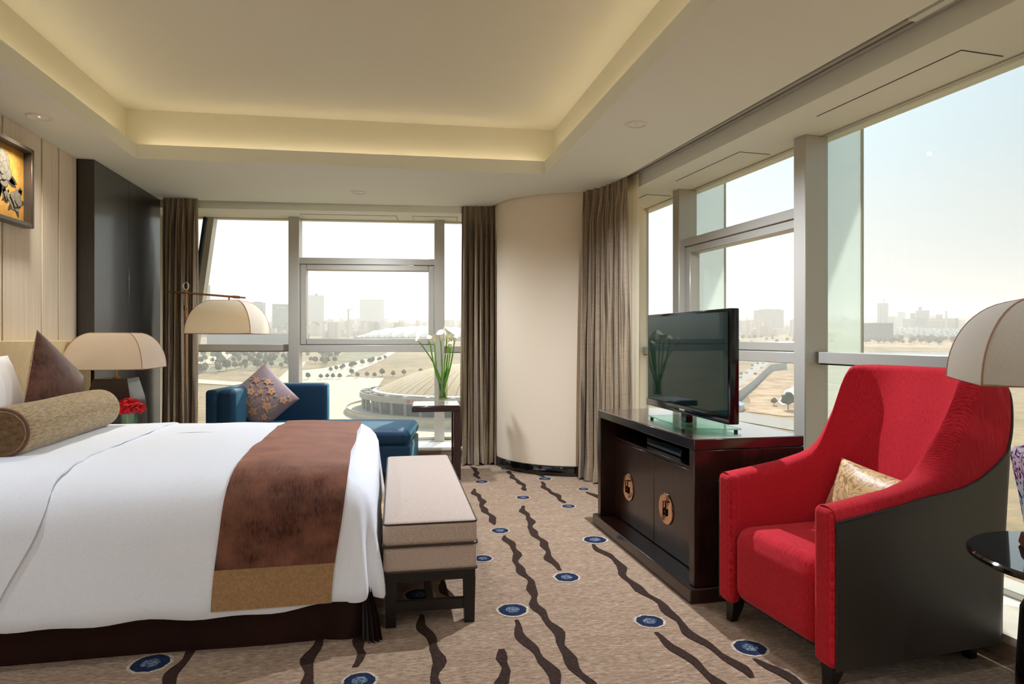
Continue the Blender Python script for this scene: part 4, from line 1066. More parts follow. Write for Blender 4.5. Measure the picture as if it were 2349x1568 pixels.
# ------------------------------------------------------------------ red armchair
ac = thing('armchair', 'red ribbed wing armchair with dark leather outside, facing the bed', 'armchair', (1.508, 2.372, 0), radians(5.2))
HP = [(0, .655), (.10, .668), (.295, .695), (.42, .722), (.48, .742), (.53, .778), (.57, .829), (.63, .918), (.685, 1.035), (.72, 1.090), (.745, 1.112), (.78, 1.122), (.83, 1.125)]
LP = [(0, .606), (.10, .622), (.295, .652), (.50, .676), (.57, .688), (.65, .715), (.72, .757), (.78, .805), (.815, .90), (.845, 1.06)]
WO, XB, RC = 0.350, 0.845, 0.07
WI, XBI, RCI = 0.250, 0.70, 0.24
def upath(w, xb, rc):
    pts = []
    for k in range(26):  pts.append(((xb - rc) * k / 26, w))
    for k in range(12):
        a = radians(90 - 90 * k / 12); pts.append((xb - rc + rc * cos(a), w - rc + rc * sin(a)))
    for k in range(17): pts.append((xb, lerp(w - rc, -(w - rc), k / 16)))
    for k in range(1, 12):
        a = radians(-90 * k / 12); pts.append((xb - rc + rc * cos(a), -(w - rc) + rc * sin(a)))
    for k in range(27): pts.append((lerp(xb - rc, 0, k / 26), -w))
    return pts
OP = upath(WO, XB, RC); NC = len(OP)
def height(i): return interp(OP[i][0], HP)
def outer(i, z):
    x, y = OP[i]; lean = 0.0 if x < 0.3 else (x - 0.3) / (XB - 0.3)
    return Vector((x + lean * (-0.03 + 0.05 * smoothstep(0.1, 1.1, z)), y * (1 + 0.012 * smoothstep(0.6, 1.1, z)), z))
def inner(i, z):
    x, y = OP[i]; w = WI + 0.066 * smoothstep(0.66, 1.05, z); xb = lerp(0.545, 0.785, max(0, min(1.1, (z - 0.40) / 0.70)))
    if x <= 0.26: return Vector((x, math.copysign(w, y), z))
    dx, dy = x - 0.26, y; a, b, p = xb - 0.26, w, 3.4
    t = ((abs(dx) / a) ** p + (abs(dy) / b) ** p) ** (-1 / p)
    return Vector((0.26 + dx * t, dy * t, z))
def wrap(i, z, zl, H):
    # the red fabric leans inwards above the leather edge on the wings
    p = outer(i, z); t = smoothstep(zl, H + 0.02, z) * smoothstep(0.05, 0.2, H - zl)
    q = inner(i, z); return Vector((lerp(p.x, q.x, 0.30 * t), lerp(p.y, q.y, 0.30 * t), z))
def shell():
    acc = [0.0]
    for i in range(1, NC): acc.append(acc[-1] + hypot(OP[i][0] - OP[i - 1][0], OP[i][1] - OP[i - 1][1]))
    rows_red, rows_lea = [], []
    rr = 0.045
    for i in range(NC):
        H = height(i); col = []; rr = lerp(0.045, 0.028, smoothstep(0.75, 1.05, H))
        for k in range(15): col.append(inner(i, lerp(0.30, H - rr, k / 14)))
        zl = min(interp(OP[i][0], LP), H - rr - 0.004); a, b = inner(i, H - rr), wrap(i, H - rr, zl, H)
        for k in range(1, 9):
            t = pi * k / 9; p = a.lerp(b, (1 - cos(t)) / 2); p.z = H - rr + rr * sin(t) ** 0.8; col.append(p)
        zl = min(interp(OP[i][0], LP), H - rr - 0.004)
        for k in range(1, 7): col.append(wrap(i, lerp(H - rr, zl, k / 6), zl, H))
        rows_red.append(col)
        lc = [wrap(i, zl, zl, H)]
        for k in range(1, 9): lc.append(outer(i, lerp(zl, 0.085, k / 8)))
        rows_lea.append(lc)
    vl = [0.0]; ref = rows_red[NC // 2]
    for k in range(1, len(ref)): vl.append(vl[-1] + (ref[k] - ref[k - 1]).length)
    bm = BM(); loft(bm, [list(r) for r in rows_red], False, uv=lambda i, j: (acc[i], vl[j]))
    obj('inner_upholstery', bm, RED, ac, 70)
    bm = BM(); loft(bm, [list(reversed(r)) for r in rows_lea], False); obj('leather_shell', bm, LEATHER, ac, 70)
    bm = BM(); tube(bm, [r[0] + (r[0] - Vector((0.4, 0, r[0].z))).normalized() * 0.002 for r in rows_lea], 0.0055, 8)
    tube(bm, [rows_lea[0][0] + Vector((0.004, 0.001, 0)), rows_lea[0][8] + Vector((0.004, 0.001, 0))], 0.004, 6); tube(bm, [rows_lea[-1][0] + Vector((0.004, -0.001, 0)), rows_lea[-1][8] + Vector((0.004, -0.001, 0))], 0.004, 6)
    obj('piping', bm, plain('leather_piping', S(40, 34, 32), 0.35), ac, 60)
    # stitched seam near the rear corner of the leather side
    for i in (NC - 27 - 7,):
        bm = BM(); tube(bm, [v + Vector((0.002, -0.002, 0)) for v in rows_lea[i][1:]], 0.0022, 5); obj('stitched_seam', bm, BLACK, ac)
shell()
for s in (1, -1):
    bm = BM()
    def rnd_top(p, s=s):
        return p
    rbox(bm, -0.012, 0.05, min(s * (WI - 0.004), s * (WO - 0.004)), max(s * (WI - 0.004), s * (WO - 0.004)), 0.085, 0.652, 0.028, 4, 8)
    lay = bm.loops.layers.uv.verify()
    for f in bm.faces:
        for l in f.loops: l[lay].uv = (l.vert.co.y + l.vert.co.x, l.vert.co.z)
    obj('arm_front', bm, RED, ac, 70)
bm = BM(); rbox(bm, -0.006, 0.60, -WI + 0.003, WI - 0.003, 0.115, 0.425, 0.06, 5, 10, puff(0.40, 0.018, -0.2, 0.66, -WI, WI))
lay = bm.loops.layers.uv.verify()
for f in bm.faces:
    for l in f.loops: l[lay].uv = (l.vert.co.y, l.vert.co.z - l.vert.co.x)
obj('seat', bm, RED, ac, 70)
for x, y in ((0.045, 0.29), (0.045, -0.29), (0.70, 0.26), (0.70, -0.26)):
    bm = BM(); k = -1 if x < 0.3 else 1
    loft(bm, [[(x + a * w + k * sh, y + b * w, z) for a, b in ((-1, -1), (1, -1), (1, 1), (-1, 1))] for z, w, sh in ((0, 0.016, 0.02), (0.05, 0.024, 0.006), (0.112, 0.032, 0.0))], True, True, True); obj('leg', bm, BENCHWOOD, ac, 40)
bx('frame', (0.05, 0.76, -0.24, 0.24, 0.10, 0.114), BLACK, ac)
acm = Matrix.Translation(ac.location) @ Matrix.Rotation(radians(5.2), 4, 'Z')
gc = acm @ Vector((0.490, -0.035, 0.570)); R3 = acm.to_3x3()
cushion('lumbar_cushion', 'gold brocade lumbar cushion on the seat of the red armchair', 'cushion', gc, R3 @ Vector((0.0, -1, -0.10)), R3 @ Vector((0.34, 0.0, 0.94)), 0.49, 0.25, 0.13, [GOLDC], 0.05, 0.006, 12, zmin=0.447, squash=0.3)

# ------------------------------------------------------------------ round black table and china lamp
rt = thing('round_table', 'round black lacquer side table beside the red armchair', 'table', (2.085, 1.610, 0))
obj('top', lathe(BM(), [(0.05, 0.545), (0.24, 0.548), (0.295, 0.556), (0.305, 0.565), (0.305, 0.574), (0.298, 0.580), (0.001, 0.581)], 64), LACQ, rt, 40)
obj('pedestal', lathe(BM(), [(0.175, 0.0), (0.185, 0.03), (0.180, 0.12), (0.172, 0.28), (0.165, 0.40), (0.140, 0.455), (0.09, 0.475), (0.07, 0.545)], 48), LACQ, rt, 50)
cl = thing('table_lamp', 'blue and white china lamp with natural linen shade on the round black table', 'lamp', (2.045, 1.645, 0.5815), radians(-35.5))
bm = BM(); sq = lambda w, z: [(sx * w, sy * w, z) for sx, sy in ((-1, -1), (1, -1), (1, 1), (-1, 1))]
loft(bm, [sq(0.092, 0), sq(0.096, 0.008), sq(0.090, 0.04), sq(0.082, 0.045)], True, True, True); obj('wooden_base', bm, wood('carved_base', S(64, 34, 18), S(120, 72, 40)), cl, 40)
bm = BM(); loft(bm, [sq(0.080, 0.046), sq(0.084, 0.07), sq(0.098, 0.18), sq(0.112, 0.27), sq(0.114, 0.295), sq(0.104, 0.315), sq(0.060, 0.333), sq(0.036, 0.345)], True, True, True); obj('china_body', bm, CHINA, cl, 30)
obj('neck', lathe(BM(), [(0.03, 0.346), (0.034, 0.36), (0.012, 0.375), (0.010, 0.42), (0.024, 0.43), (0.028, 0.445), (0.020, 0.458), (0.007, 0.465), (0.007, 0.53)], 24), GLOSSBLK, cl, 50)
obj('bulb', lathe(BM(), [(0.012, 0.531), (0.030, 0.56), (0.032, 0.58), (0.012, 0.615)], 16), bpy.data.materials['milk_bulb'], cl, 60)
dome_shade(cl, 0.265, 0.125, 0.533, 0.785, SHADER)

# ------------------------------------------------------------------ the city outside: a shallow basin 70 m below the room
def gz(x, y): return 1.25 - 70 + 0.0367 * hypot(x, y)
def m_ground():
    M = Mat('winter_ground'); n = M.noise(M.coord(scale=(0.012, 0.012, 0.012)), 1.0, 6, 0.65); n2 = M.noise(M.coord(scale=(0.12, 0.12, 0.12)), 1.0, 4, 0.7)
    c = M.ramp(n, [(0.30, S(112, 110, 84)), (0.48, S(168, 146, 112)), (0.62, S(186, 162, 126)), (0.75, S(132, 126, 96))])
    M.set(col=M.mix(M.ramp(n2, [(0.35, (0, 0, 0, 1)), (0.75, (0.55, 0.55, 0.55, 1))]), c, S(96, 92, 70)), rough=0.95, spec=0.1); return M.m
GROUND = m_ground()
PLAZA = cloth('plaza_paving', S(206, 192, 166), S(224, 212, 188), (0.08, 0.08, 0.08), 0.8, 0.0)
ROAD = plain('asphalt', S(140, 136, 130), 0.8); DIRT = cloth('bare_earth', S(138, 112, 84), S(212, 180, 146), (0.045, 0.045, 0.045), 0.95, 0.0)
bm = BM(); rad = [14, 40, 90, 160, 260, 400, 600, 850, 1200, 1700, 2400, 3400, 4800, 7000, 11000]
loft(bm, [[(r * cos(2 * pi * k / 96), r * sin(2 * pi * k / 96), 1.25 - 70 + 0.0367 * r) for k in range(96)] for r in rad], True)
struct('ground', bm, GROUND)

def patch(name, P, m, dz=0.4, kind='structure'):
    bm = BM(); Q = []
    for (a, b), (c, d) in zip(P, P[1:] + P[:1]):
        n = max(1, int(hypot(c - a, d - b) / 60))
        for k in range(n): Q.append((lerp(a, c, k / n), lerp(b, d, k / n)))
    vs = [bm.verts.new((x, y, gz(x, y) + dz)) for x, y in Q]
    es = [bm.edges.new((vs[i], vs[(i + 1) % len(vs)])) for i in range(len(vs))]
    bmesh.ops.triangle_fill(bm, use_beauty=True, edges=es)
    for f in bm.faces:
        f.normal_update()
        if f.normal.z < 0: f.normal_flip()
    o = obj(name, bm, m); o['kind'] = kind; return o
SCRUB = cloth('park_scrub', S(98, 104, 80), S(158, 146, 114), (0.05, 0.05, 0.05), 0.95, 0.0)
patch('plaza', [(-46, 374), (-85, 560), (-101, 824), (-78, 855), (-51, 950), (-4, 1113), (13, 1318), (30, 1318), (-9, 964), (-36, 800), (-44, 737), (-2, 722), (-10, 593), (150, 593), (200, 420), (120, 340), (-11, 330)], PLAZA)
patch('road', [(-103, 560), (-80, 560), (-101, 830), (-112, 971), (-128, 971), (-118, 857)], PLAZA, 0.5)
patch('road', [(-247, 930), (-293, 1240), (-326, 1490), (-306, 1490), (-262, 1240), (-215, 930)], PLAZA, 0.5)
patch('road', [(-270, 800), (-200, 690), (-110, 640), (-60, 610), (-60, 640), (-110, 668), (-190, 720), (-255, 820)], PLAZA, 0.6)
patch('field', [(-210, 790), (-130, 890), (-165, 1180), (-240, 1150), (-215, 930)], SCRUB, 0.3)
patch('field', [(-95, 980), (-30, 1000), (30, 1230), (-60, 1250)], SCRUB, 0.3)
patch('road', [(320, 585), (391, 671), (515, 840), (678, 1068), (672, 1022), (545, 836), (390, 630), (300, 510), (270, 470), (250, 480)], ROAD, 0.5)
patch('road_median', [(262, 478), (356, 602), (520, 818), (668, 1024), (670, 1020), (526, 814), (362, 598), (268, 474)], DIRT, 0.9)
patch('bare_earth', [(282, 470), (300, 505), (452, 700), (520, 690), (520, 560), (420, 430), (330, 350), (262, 395), (250, 420)], DIRT, 0.35)
patch('stream', [(380, 556), (345, 520), (297, 456), (290, 440), (300, 446), (340, 495), (390, 545)], plain('pale_water', S(206, 204, 196), 0.25), 0.7)
patch('service_road', [(240, 433), (258, 372), (300, 320), (280, 300), (236, 343), (218, 400)], ROAD, 0.5)
patch('field', [(909, 1122), (1035, 1277), (1167, 1177), (1010, 960)], DIRT, 0.3)
patch('river', [(690, 930), (741, 993), (895, 895), (838, 830)], plain('river_water', S(104, 116, 128), 0.2), 0.5)

def facade(name, wall, win, fh=3.6, fw=3.4, fz=0.5, fx=0.62):
    M = Mat(name); tc = N(M.nt, 'ShaderNodeTexCoord'); sp = N(M.nt, 'ShaderNodeSeparateXYZ'); M.nt.links.new(tc.outputs['Object'], sp.inputs[0])
    xy = math_node(M.nt, 'ADD', sp.outputs['X'], sp.outputs['Y'])
    a = math_node(M.nt, 'LESS_THAN', math_node(M.nt, 'FRACT', math_node(M.nt, 'DIVIDE', sp.outputs['Z'], fh)), fz)
    b = math_node(M.nt, 'LESS_THAN', math_node(M.nt, 'FRACT', math_node(M.nt, 'DIVIDE', xy, fw)), fx)
    M.set(col=M.mix(math_node(M.nt, 'MULTIPLY', a, b), wall, win), rough=0.6); return M.m
F_PALE = facade('facade_pale', S(206, 206, 198), S(120, 132, 138)); F_GREY = facade('facade_grey', S(150, 156, 158), S(92, 106, 116), 3.6, 4.5, 0.6, 0.8)
F_DARK = facade('facade_dark', S(120, 124, 128), S(56, 64, 74), 4.0, 60, 0.6, 1.1); F_BEIGE = facade('facade_beige', S(214, 198, 168), S(140, 132, 120), 40, 4.0, 0.85, 0.5)
F_HOTEL = facade('facade_hotel', S(196, 194, 180), S(96, 104, 104), 4.4, 5.2, 0.6, 0.62); F_TOWER = facade('facade_tower', S(172, 170, 160), S(108, 122, 134), 200, 12.5, 1.1, 0.6)
ROOFG = plain('flat_roof_grey', S(160, 160, 156), 0.8); ROOFW = plain('white_wall_render', S(222, 216, 202), 0.8); BRICKR = plain('brick_pink', S(190, 132, 116), 0.9)

def building(label, x, y, w, top, m, d=None, rz=None, z=None, extras=(), name='tower_block', cat='building', group=None):
    d = d or w * 0.55; z = gz(x, y) - 2 if z is None else z; H = top - z
    t = thing(name, label, cat, (x, y, z), -atan2(x, y) if rz is None else rz, group)
    bx('body', (-w / 2, w / 2, -d / 2, d / 2, 0, H), m, t); bx('roof_slab', (-w / 2 - .4, w / 2 + .4, -d / 2 - .4, d / 2 + .4, H, H + 1.6), ROOFG, t)
    for nm, dims, mm in extras: bx(nm, dims, mm, t)
    return t
building('very faint hazy tower at the far left of the back window, beside the curtain', -500, 1943, 40, 146, F_GREY, extras=(('plant_room', (-12, 4, -6, 6, 154, 162), ROOFG),))
building('hazy tower with a stepped top behind the floor lamp shade', -388, 2130, 44, 108, F_PALE, extras=(('plant_room', (-13, 12, -9, 9, 98, 104), ROOFG),))
b = building('hazy office block with a pale rooftop sign, left of the thick window mullion', -322, 2180, 62, 106, F_GREY, extras=(('parapet', (-33, 33, -19, -17, 96, 98), ROOFG),))
for k in range(6): bx('sign_letter', (-18 + 5 * k, -14.6 + 5 * k, -18.4, -17.6, 84, 90), ROOFW, b)
building('hazy slim tower in the left of the opening window sash', -280, 2763, 64, 172, F_PALE, extras=(('plant_room', (-4, 8, -8, 8, 141, 150), ROOFG), ('podium', (-32, 44, -24, -18, 0, 40), F_GREY)))
building('hazy broad slab tower in the middle of the opening window sash', -65, 3224, 115, 183, F_PALE, d=50, extras=(('plant_room', (20, 50, -12, 12, 134, 139), ROOFG), ('podium', (-66, 60, -30, -25, 0, 36), F_GREY)))
building('white gridded hotel block on a low pale podium, beyond the highway', 1254, 1980, 78, 92, F_HOTEL, d=52, rz=-atan2(1254, 1980) + 0.45,
         extras=(('podium', (-52, 44, -36, 30, 0, 20), ROOFW), ('roof_screen', (-26, 34, -20, 20, 77.6, 82), F_PALE)))
tw = building('tall slim tower with a crane on its roof, above the red armchair', 1898, 2224, 37, 133, F_TOWER, d=30, extras=(('crown', (-18, 18, -15, 15, 97.6, 101), F_PALE), ('crane_mast', (3, 5, -1, 1, 101, 117), BRICKR), ('crane_jib', (-10, 58, -.8, .8, 113, 114.2), BRICKR)))
building('dark glass office block with a raked roof and round lift tower', 1923, 2059, 42, 100, F_DARK, d=36, extras=(('lift_tower', (-12, -2, -6, 6, 68, 82), F_GREY), ('podium', (-24, 26, -26, -19, 0, 14), BRICKR), ('wing', (-38, -22, -12, 12, 0, 60), F_DARK)))
building('squat grey block left of the dark glass office with the raked roof', 1850, 2040, 40, 69, F_GREY, d=30)
building('pale apartment block half hidden behind the dark glass office', 2140, 2402, 28, 110, F_PALE)
building('beige columned office with a round rooftop drum and a tall slab', 1765, 1815, 74, 62, F_BEIGE, d=40, extras=(('slab_tower', (10, 17, -21, -10, 0, 66), ROOFW), ('roof_drum', (-14, 4, -8, 8, 39, 56), F_PALE), ('entrance', (-37, 12, -30, -20.5, 0, 12), ROOFW), ('dark_wing', (17.5, 46, -18, 18, 0, 42), F_DARK)))
building('low dark slatted office block next to the glass fin, right of the mullion', 1190, 1410, 64, 37, F_DARK, d=26)

# rows of houses
def house_bm():
    bm = BM(); L = 26
    box(bm, -L, L, -5, 5, 0, 9)
    return bm
SITES = [(o.location.x, o.location.y) for o in COL.objects if o.name.startswith('tower_block')]
clear = lambda x, y, d: all(hypot(x - a, y - b) > d for a, b in SITES)
hp = None; rnd = random.Random(21); HM = facade('house_wall', S(216, 192, 176), S(170, 140, 128), 3.2, 4.0, 0.45, 0.5)
n = 0
for r in range(11):
    for c in range(12):
        u = (c + 0.5 * (r % 2)) / 12; v = r / 10
        x = lerp(lerp(1200, 1305, u), lerp(1718, 1800, u), v); y = lerp(lerp(1445, 1225, u), lerp(2044, 1702, u), v)
        if not clear(x, y, 62): continue
        if hp is None:
            t = thing('row_house', 'small terraced house with pitched roof in the hazy estate beyond the armchair', 'house', group='terraced houses of the hazy estate')
            bx('walls', (-9, 9, -5, 5, 0, 8.5), HM, t)
            bm = BM(); loft(bm, [[(-9.4, -5.6, 8.5), (-9.4, 0, 12.2), (-9.4, 5.6, 8.5)], [(9.4, -5.6, 8.5), (9.4, 0, 12.2), (9.4, 5.6, 8.5)]], True, True, True); obj('roof', bm, plain('tile_roof', S(176, 182, 180), 0.8), t)
            hp = t
        else: t = dup(hp)
        t.location = (x + rnd.uniform(-4, 4), y + rnd.uniform(-4, 4), gz(x, y) - 0.5); t.rotation_euler = (0, 0, radians(20) + rnd.uniform(-.08, .08))

# the haze-covered town beyond, far too many and too small to tell apart
bm = BM(); rnd = random.Random(4)
for k in range(2600):
    a = radians(rnd.uniform(-22, 58)); r = 1900 + 4200 * rnd.random() ** 1.2; x, y = r * sin(a), r * cos(a)
    if not clear(x, y, 95) or (1150 < x < 1850 and 1180 < y < 2100 and 36 < math.degrees(a) < 48): continue
    w, d, h = rnd.uniform(10, 34), rnd.uniform(10, 24), rnd.choice((8, 10, 12, 14, 18, 18, 24, 30, 44))
    box(bm, -w / 2, w / 2, -d / 2, d / 2, -3, h, M=Matrix.Translation((x, y, gz(x, y))) @ Matrix.Rotation(-a + rnd.uniform(-.5, .5), 4, 'Z'))
M = Mat('town_walls'); nn = M.noise(M.coord(scale=(0.03, 0.03, 0.0)), 1.0, 2, 0.5)
M.set(col=M.ramp(nn, [(0.3, S(150, 150, 146)), (0.45, S(222, 216, 204)), (0.58, S(206, 170, 150)), (0.7, S(230, 226, 216))]), rough=0.9)
tag(obj('distant_town', bm, M.m), 'low hazy town spreading to the horizon outside the windows', 'town', kind='stuff')

# trees: three kinds, copied one by one
def crown(bm, c, r, seed, sub=2, flat=0.9):
    rnd = random.Random(seed); res = bmesh.ops.create_icosphere(bm, subdivisions=sub, radius=1)
    ph = [rnd.uniform(0, 6) for _ in range(3)]
    for v in res['verts']:
        k = 1 + 0.18 * sin(4 * v.co.x + ph[0]) * sin(5 * v.co.y + ph[1]) + 0.14 * sin(7 * v.co.z + 3 * v.co.x + ph[2]) + rnd.uniform(-.1, .1)
        v.co = Vector(c) + Vector((v.co.x * r * k, v.co.y * r * k, v.co.z * r * k * flat))
TREEM = [cloth('evergreen_leaves', S(44, 58, 38), S(92, 102, 66), (0.6, 0.6, 0.6), 0.9, 0), cloth('winter_leaves', S(92, 84, 54), S(140, 126, 84), (0.6, 0.6, 0.6), 0.9, 0)]
BARK = plain('bark', S(78, 62, 48), 0.9)
protos = {}; PLANTED = []
def tree(kind, x, y, h, label, group):
    if any(hypot(x - a, y - b) < 0.5 * (h + q) for a, b, q in PLANTED): return
    PLANTED.append((x, y, h)); key = (kind, label)
    if key not in protos:
        mk = protos.get(kind)
        t = thing('round_tree' if kind < 2 else 'bare_tree', label, 'tree', group=group)
        if mk:
            for chd in mk.children: dup(chd, t)
        else:
            bm = BM(); tube(bm, [(0, 0, -0.05), (0, 0, 0.30), (0.01, 0, 0.55)], [0.03, 0.022, 0.014], 6); obj('trunk', bm, BARK, t)
            bm = BM()
            for k, (cx, cy, cz, r) in enumerate(((0, 0, .62, .34), (.16, .05, .5, .22), (-.15, -.08, .52, .24), (.02, .1, .8, .2))): crown(bm, (cx, cy, cz), r, kind * 9 + k, 1 if kind else 2)
            obj('crown', bm, TREEM[kind % 2], t, 60)
            protos[kind] = t
        protos[key] = t
    else: t = dup(protos[key])
    t.location = (x, y, gz(x, y) + 0.3); t.scale = (h, h, h); t.rotation_euler = (0, 0, random.random() * 6)
rnd = random.Random(8)
for x in (-80, -73, -67, -61, -55, -48, -42): tree(0, x, 715 + rnd.uniform(-3, 3), rnd.uniform(5.5, 7.5), 'small round tree in the straight row along the cream plaza', 'plaza tree row')
for x, y in ((-30, 725), (-20, 728), (-12, 726), (8, 735), (-38, 760), (-4, 745), (20, 745), (40, 770)): tree(0, x, y, rnd.uniform(6, 9), 'round tree on the brown verge behind the plaza, left of the dome', 'verge trees near the dome')
for k in range(14): tree(1, -58 + rnd.uniform(-1.5, 1.5), 420 + 11 * k, rnd.uniform(4, 6), 'thin bare tree in the line running away between chaise and dome', 'thin trees in line on the plaza')
for k in range(110):
    u, v = rnd.random(), rnd.random(); x = lerp(lerp(-205, -120, u), lerp(-290, -150, u), v); y = lerp(lerp(770, 860, u), lerp(1130, 1200, u), v)
    tree(rnd.choice((0, 0, 1)), x, y, rnd.uniform(8, 14), 'dark tree in the dense park beyond the chaise arm', 'trees of the dense park')
for k in range(28):
    u, v = rnd.random(), rnd.random(); x = lerp(lerp(-90, -70, u), lerp(-134, -70, u), v); y = lerp(870, 1150, v)
    tree(rnd.choice((0, 1)), x, y, rnd.uniform(8, 13), 'dark tree in the park beyond the opening sash, left of the curved roads', 'park trees left of the curved roads')
for k in range(16):
    v = k / 15; tree(0, lerp(-62, 0, v) + rnd.uniform(-3, 3), lerp(800, 1000, v) + rnd.uniform(-8, 8), rnd.uniform(6, 9), 'round tree on the hedged strip between the two curved cream roads', 'trees between the curved roads')
for k in range(110):
    u, v = rnd.random(), rnd.random(); x = lerp(lerp(985, 1146, v), lerp(1090, 1330, v), u); y = lerp(lerp(1215, 1414, v), lerp(1060, 1270, v), u)
    tree(rnd.choice((0, 0, 1)), x, y, rnd.uniform(9, 14), 'dark tree in the wood in front of the terraced houses', 'wood before the terraced houses')
for k in range(50):
    x, y = rnd.uniform(700, 1050), rnd.uniform(1250, 1850)
    tree(rnd.choice((0, 1)), x, y, rnd.uniform(9, 14), 'hazy tree in the belt below the gridded hotel', 'tree belt below the gridded hotel')
for x, y, h in ((282, 421, 13), (281, 409, 12), (285, 443, 6), (276, 414, 9)): tree(0, x, y, h, 'green tree on the bare earth beside the pale stream', 'trees by the pale stream')
for k in range(40):
    x = rnd.uniform(330, 440); y = 1.42 * x + rnd.uniform(150, 300)
    tree(1, x, y, rnd.uniform(5, 9), 'scrubby tree on the far verge of the highway behind the television', 'scrub along the highway')

# dome stadium
def stadium():
    cx, cy = 66, 484; R = 80; z0 = gz(cx, cy) - 3
    t = thing('domed_arena', 'round arena with a gold-beige dome below the back window', 'arena', (cx, cy, z0))
    DOME = cloth('dome_sheet', S(206, 178, 132), S(222, 196, 150), (0.5, 0.5, 0.05), 0.38, 0.02); WHITE = plain('white_rim', S(232, 228, 218), 0.5); CONC = plain('pale_concrete', S(178, 174, 164), 0.8)
    TERR = plain('dark_roof_terrace', S(120, 104, 90), 0.8); GLZ = plain('arena_glass', S(96, 116, 118), 0.2)
    Rd, Hd, hd = 73, 19, 15.5; seg = 60
    for k in range(seg):
        a0, a1 = 2 * pi * k / seg, 2 * pi * (k + 0.94) / seg
        bm = BM()
        def P(u, v):
            r = Rd * (1 - v) ; q = r / Rd; z = hd + 1.6 + Hd * (1 - q ** 2.1); a = lerp(a0, a1, u); return (r * cos(a), r * sin(a), z + 0.25)
        surf(bm, 1, 9, lambda u, v: P(u, v * 0.985)); obj('dome_panel', bm, DOME, t, 60)
    obj('dome_deck', lathe(BM(), [(Rd * (1 - v), hd + 1.6 + Hd * (1 - (1 - v) ** 2.1)) for v in [k / 10 for k in range(10)]] + [(0.5, hd + 1.6 + Hd)], 60, capa=False), TERR, t, 60)
    obj('rim', lathe(BM(), [(Rd - 1, hd + 0.6), (Rd + 2.4, hd + 0.6), (Rd + 2.6, hd + 2.2), (Rd - 0.4, hd + 2.6)], 96, capa=False, capb=False), WHITE, t, 40)
    obj('terrace', lathe(BM(), [(Rd - 2, hd), (R + 4, hd), (R + 4, hd + 1.4), (R + 3.4, hd + 1.4), (R + 3.4, hd + 0.3), (Rd - 2, hd + 0.3)], 96, capa=False, capb=False), TERR, t, 40)
    obj('parapet', lathe(BM(), [(R + 4.05, hd - 2.2), (R + 4.6, hd - 2.2), (R + 4.6, hd + 1.5), (R + 4.05, hd + 1.5)], 96, capa=False, capb=False), CONC, t, 40)
    obj('glass_wall', lathe(BM(), [(R - 4, 0), (R - 4, hd)], 96, capa=False, capb=False), GLZ, t, 40)
    col = None
    for k in range(44):
        a = 2 * pi * k / 44; x, y = (R + 2.2) * cos(a), (R + 2.2) * sin(a)
        if col is None: col = obj('column', lathe(BM(), [(1.0, 0), (1.0, hd)], 10), CONC, t, 50); o = col
        else: o = col.copy(); COL.objects.link(o)
        o.parent = t; o.location = (x, y, 0)
    bxm = None
    for k in range(30):
        a = 2 * pi * k / 30
        if bxm is None: bxm = bx('rooftop_vent', (-1.6, 1.6, -1.1, 1.1, hd + 0.3, hd + 2.2), WHITE, t); o = bxm
        else: o = bxm.copy(); COL.objects.link(o)
        o.parent = t; o.location = ((R + 0.4) * cos(a), (R + 0.4) * sin(a), 0); o.rotation_euler = (0, 0, a)
    obj('podium', lathe(BM(), [(R - 4, 5.2), (R + 14, 5.2), (R + 14, 0)], 96, capa=False, capb=False), PLAZA, t, 40)
    obj('podium_rail', lathe(BM(), [(R + 13.4, 5.2), (R + 13.4, 6.6), (R + 14, 6.6), (R + 14, 5.2)], 96, capa=False, capb=False), CONC, t, 40)
    bm = BM()
    for k in range(15):
        a = radians(232 + 3.0 * k); m = Matrix.Translation(((R + 4.75) * cos(a), (R + 4.75) * sin(a), hd - 0.4)) @ Matrix.Rotation(a, 4, 'Z')
        box(bm, -0.1, 0.1, -1.3, 1.3, -0.9, 0.9, M=m)
    o = obj('banner_characters', bm, plain('banner_red', S(196, 92, 84), 0.7), t); o['kind'] = 'stuff'
stadium()

# tented stadium in the distance
def tent():
    x, y = 90, 1750; z0 = gz(x, y) - 2; t = thing('tented_stadium', 'white tented stadium roof of fanned membranes behind the lilies', 'stadium', (x, y, z0), -0.04)
    W = plain('white_membrane', S(232, 230, 222), 0.6); G = plain('stadium_concrete', S(150, 152, 150), 0.8)
    n = 11; L = 330
    for k in range(n):
        u0, u1 = (k + 0.01) / n, (k + 0.985) / n
        def P(a, v):
            u = lerp(u0, u1, a); xx = (u - 0.5) * L; e = sqrt(max(0.02, 1 - (2 * u - 1) ** 2))
            yy = lerp(-70, 40, v) * e; z = 9 + (30 * e) * sin(pi * min(1, v * 0.62)) ** 0.8 + 3.5 * (2 * a - 1) ** 2 * (1 - 0.5 * v) - 4 * (1 - v) * sin(pi * a) * 0
            return (xx + v * 24, yy, z)
        bm = BM(); surf(bm, 6, 10, P); obj('membrane', bm, W, t, 60)
        xm = ((u0 + u1) / 2 - 0.5) * L; e = sqrt(max(0.02, 1 - (2 * (u0 + u1) / 2 - 1) ** 2))
        bx('pylon', (xm - 1.2, xm + 1.2, -70 * e - 1, -70 * e + 1, 0, 13), G, t)
    bm = BM(); loft(bm, [[(L * 0.52 * cos(a), 72 * sin(a), z) for a in [2 * pi * k / 60 for k in range(60)]] for z in (0, 9.5)], True, False, True); obj('stands', bm, G, t, 40)
tent()
b = building('long hazy exhibition hall with rippled roofs under the floor lamp shade', -265, 1474, 200, 10, F_GREY, d=60, name='exhibition_hall')
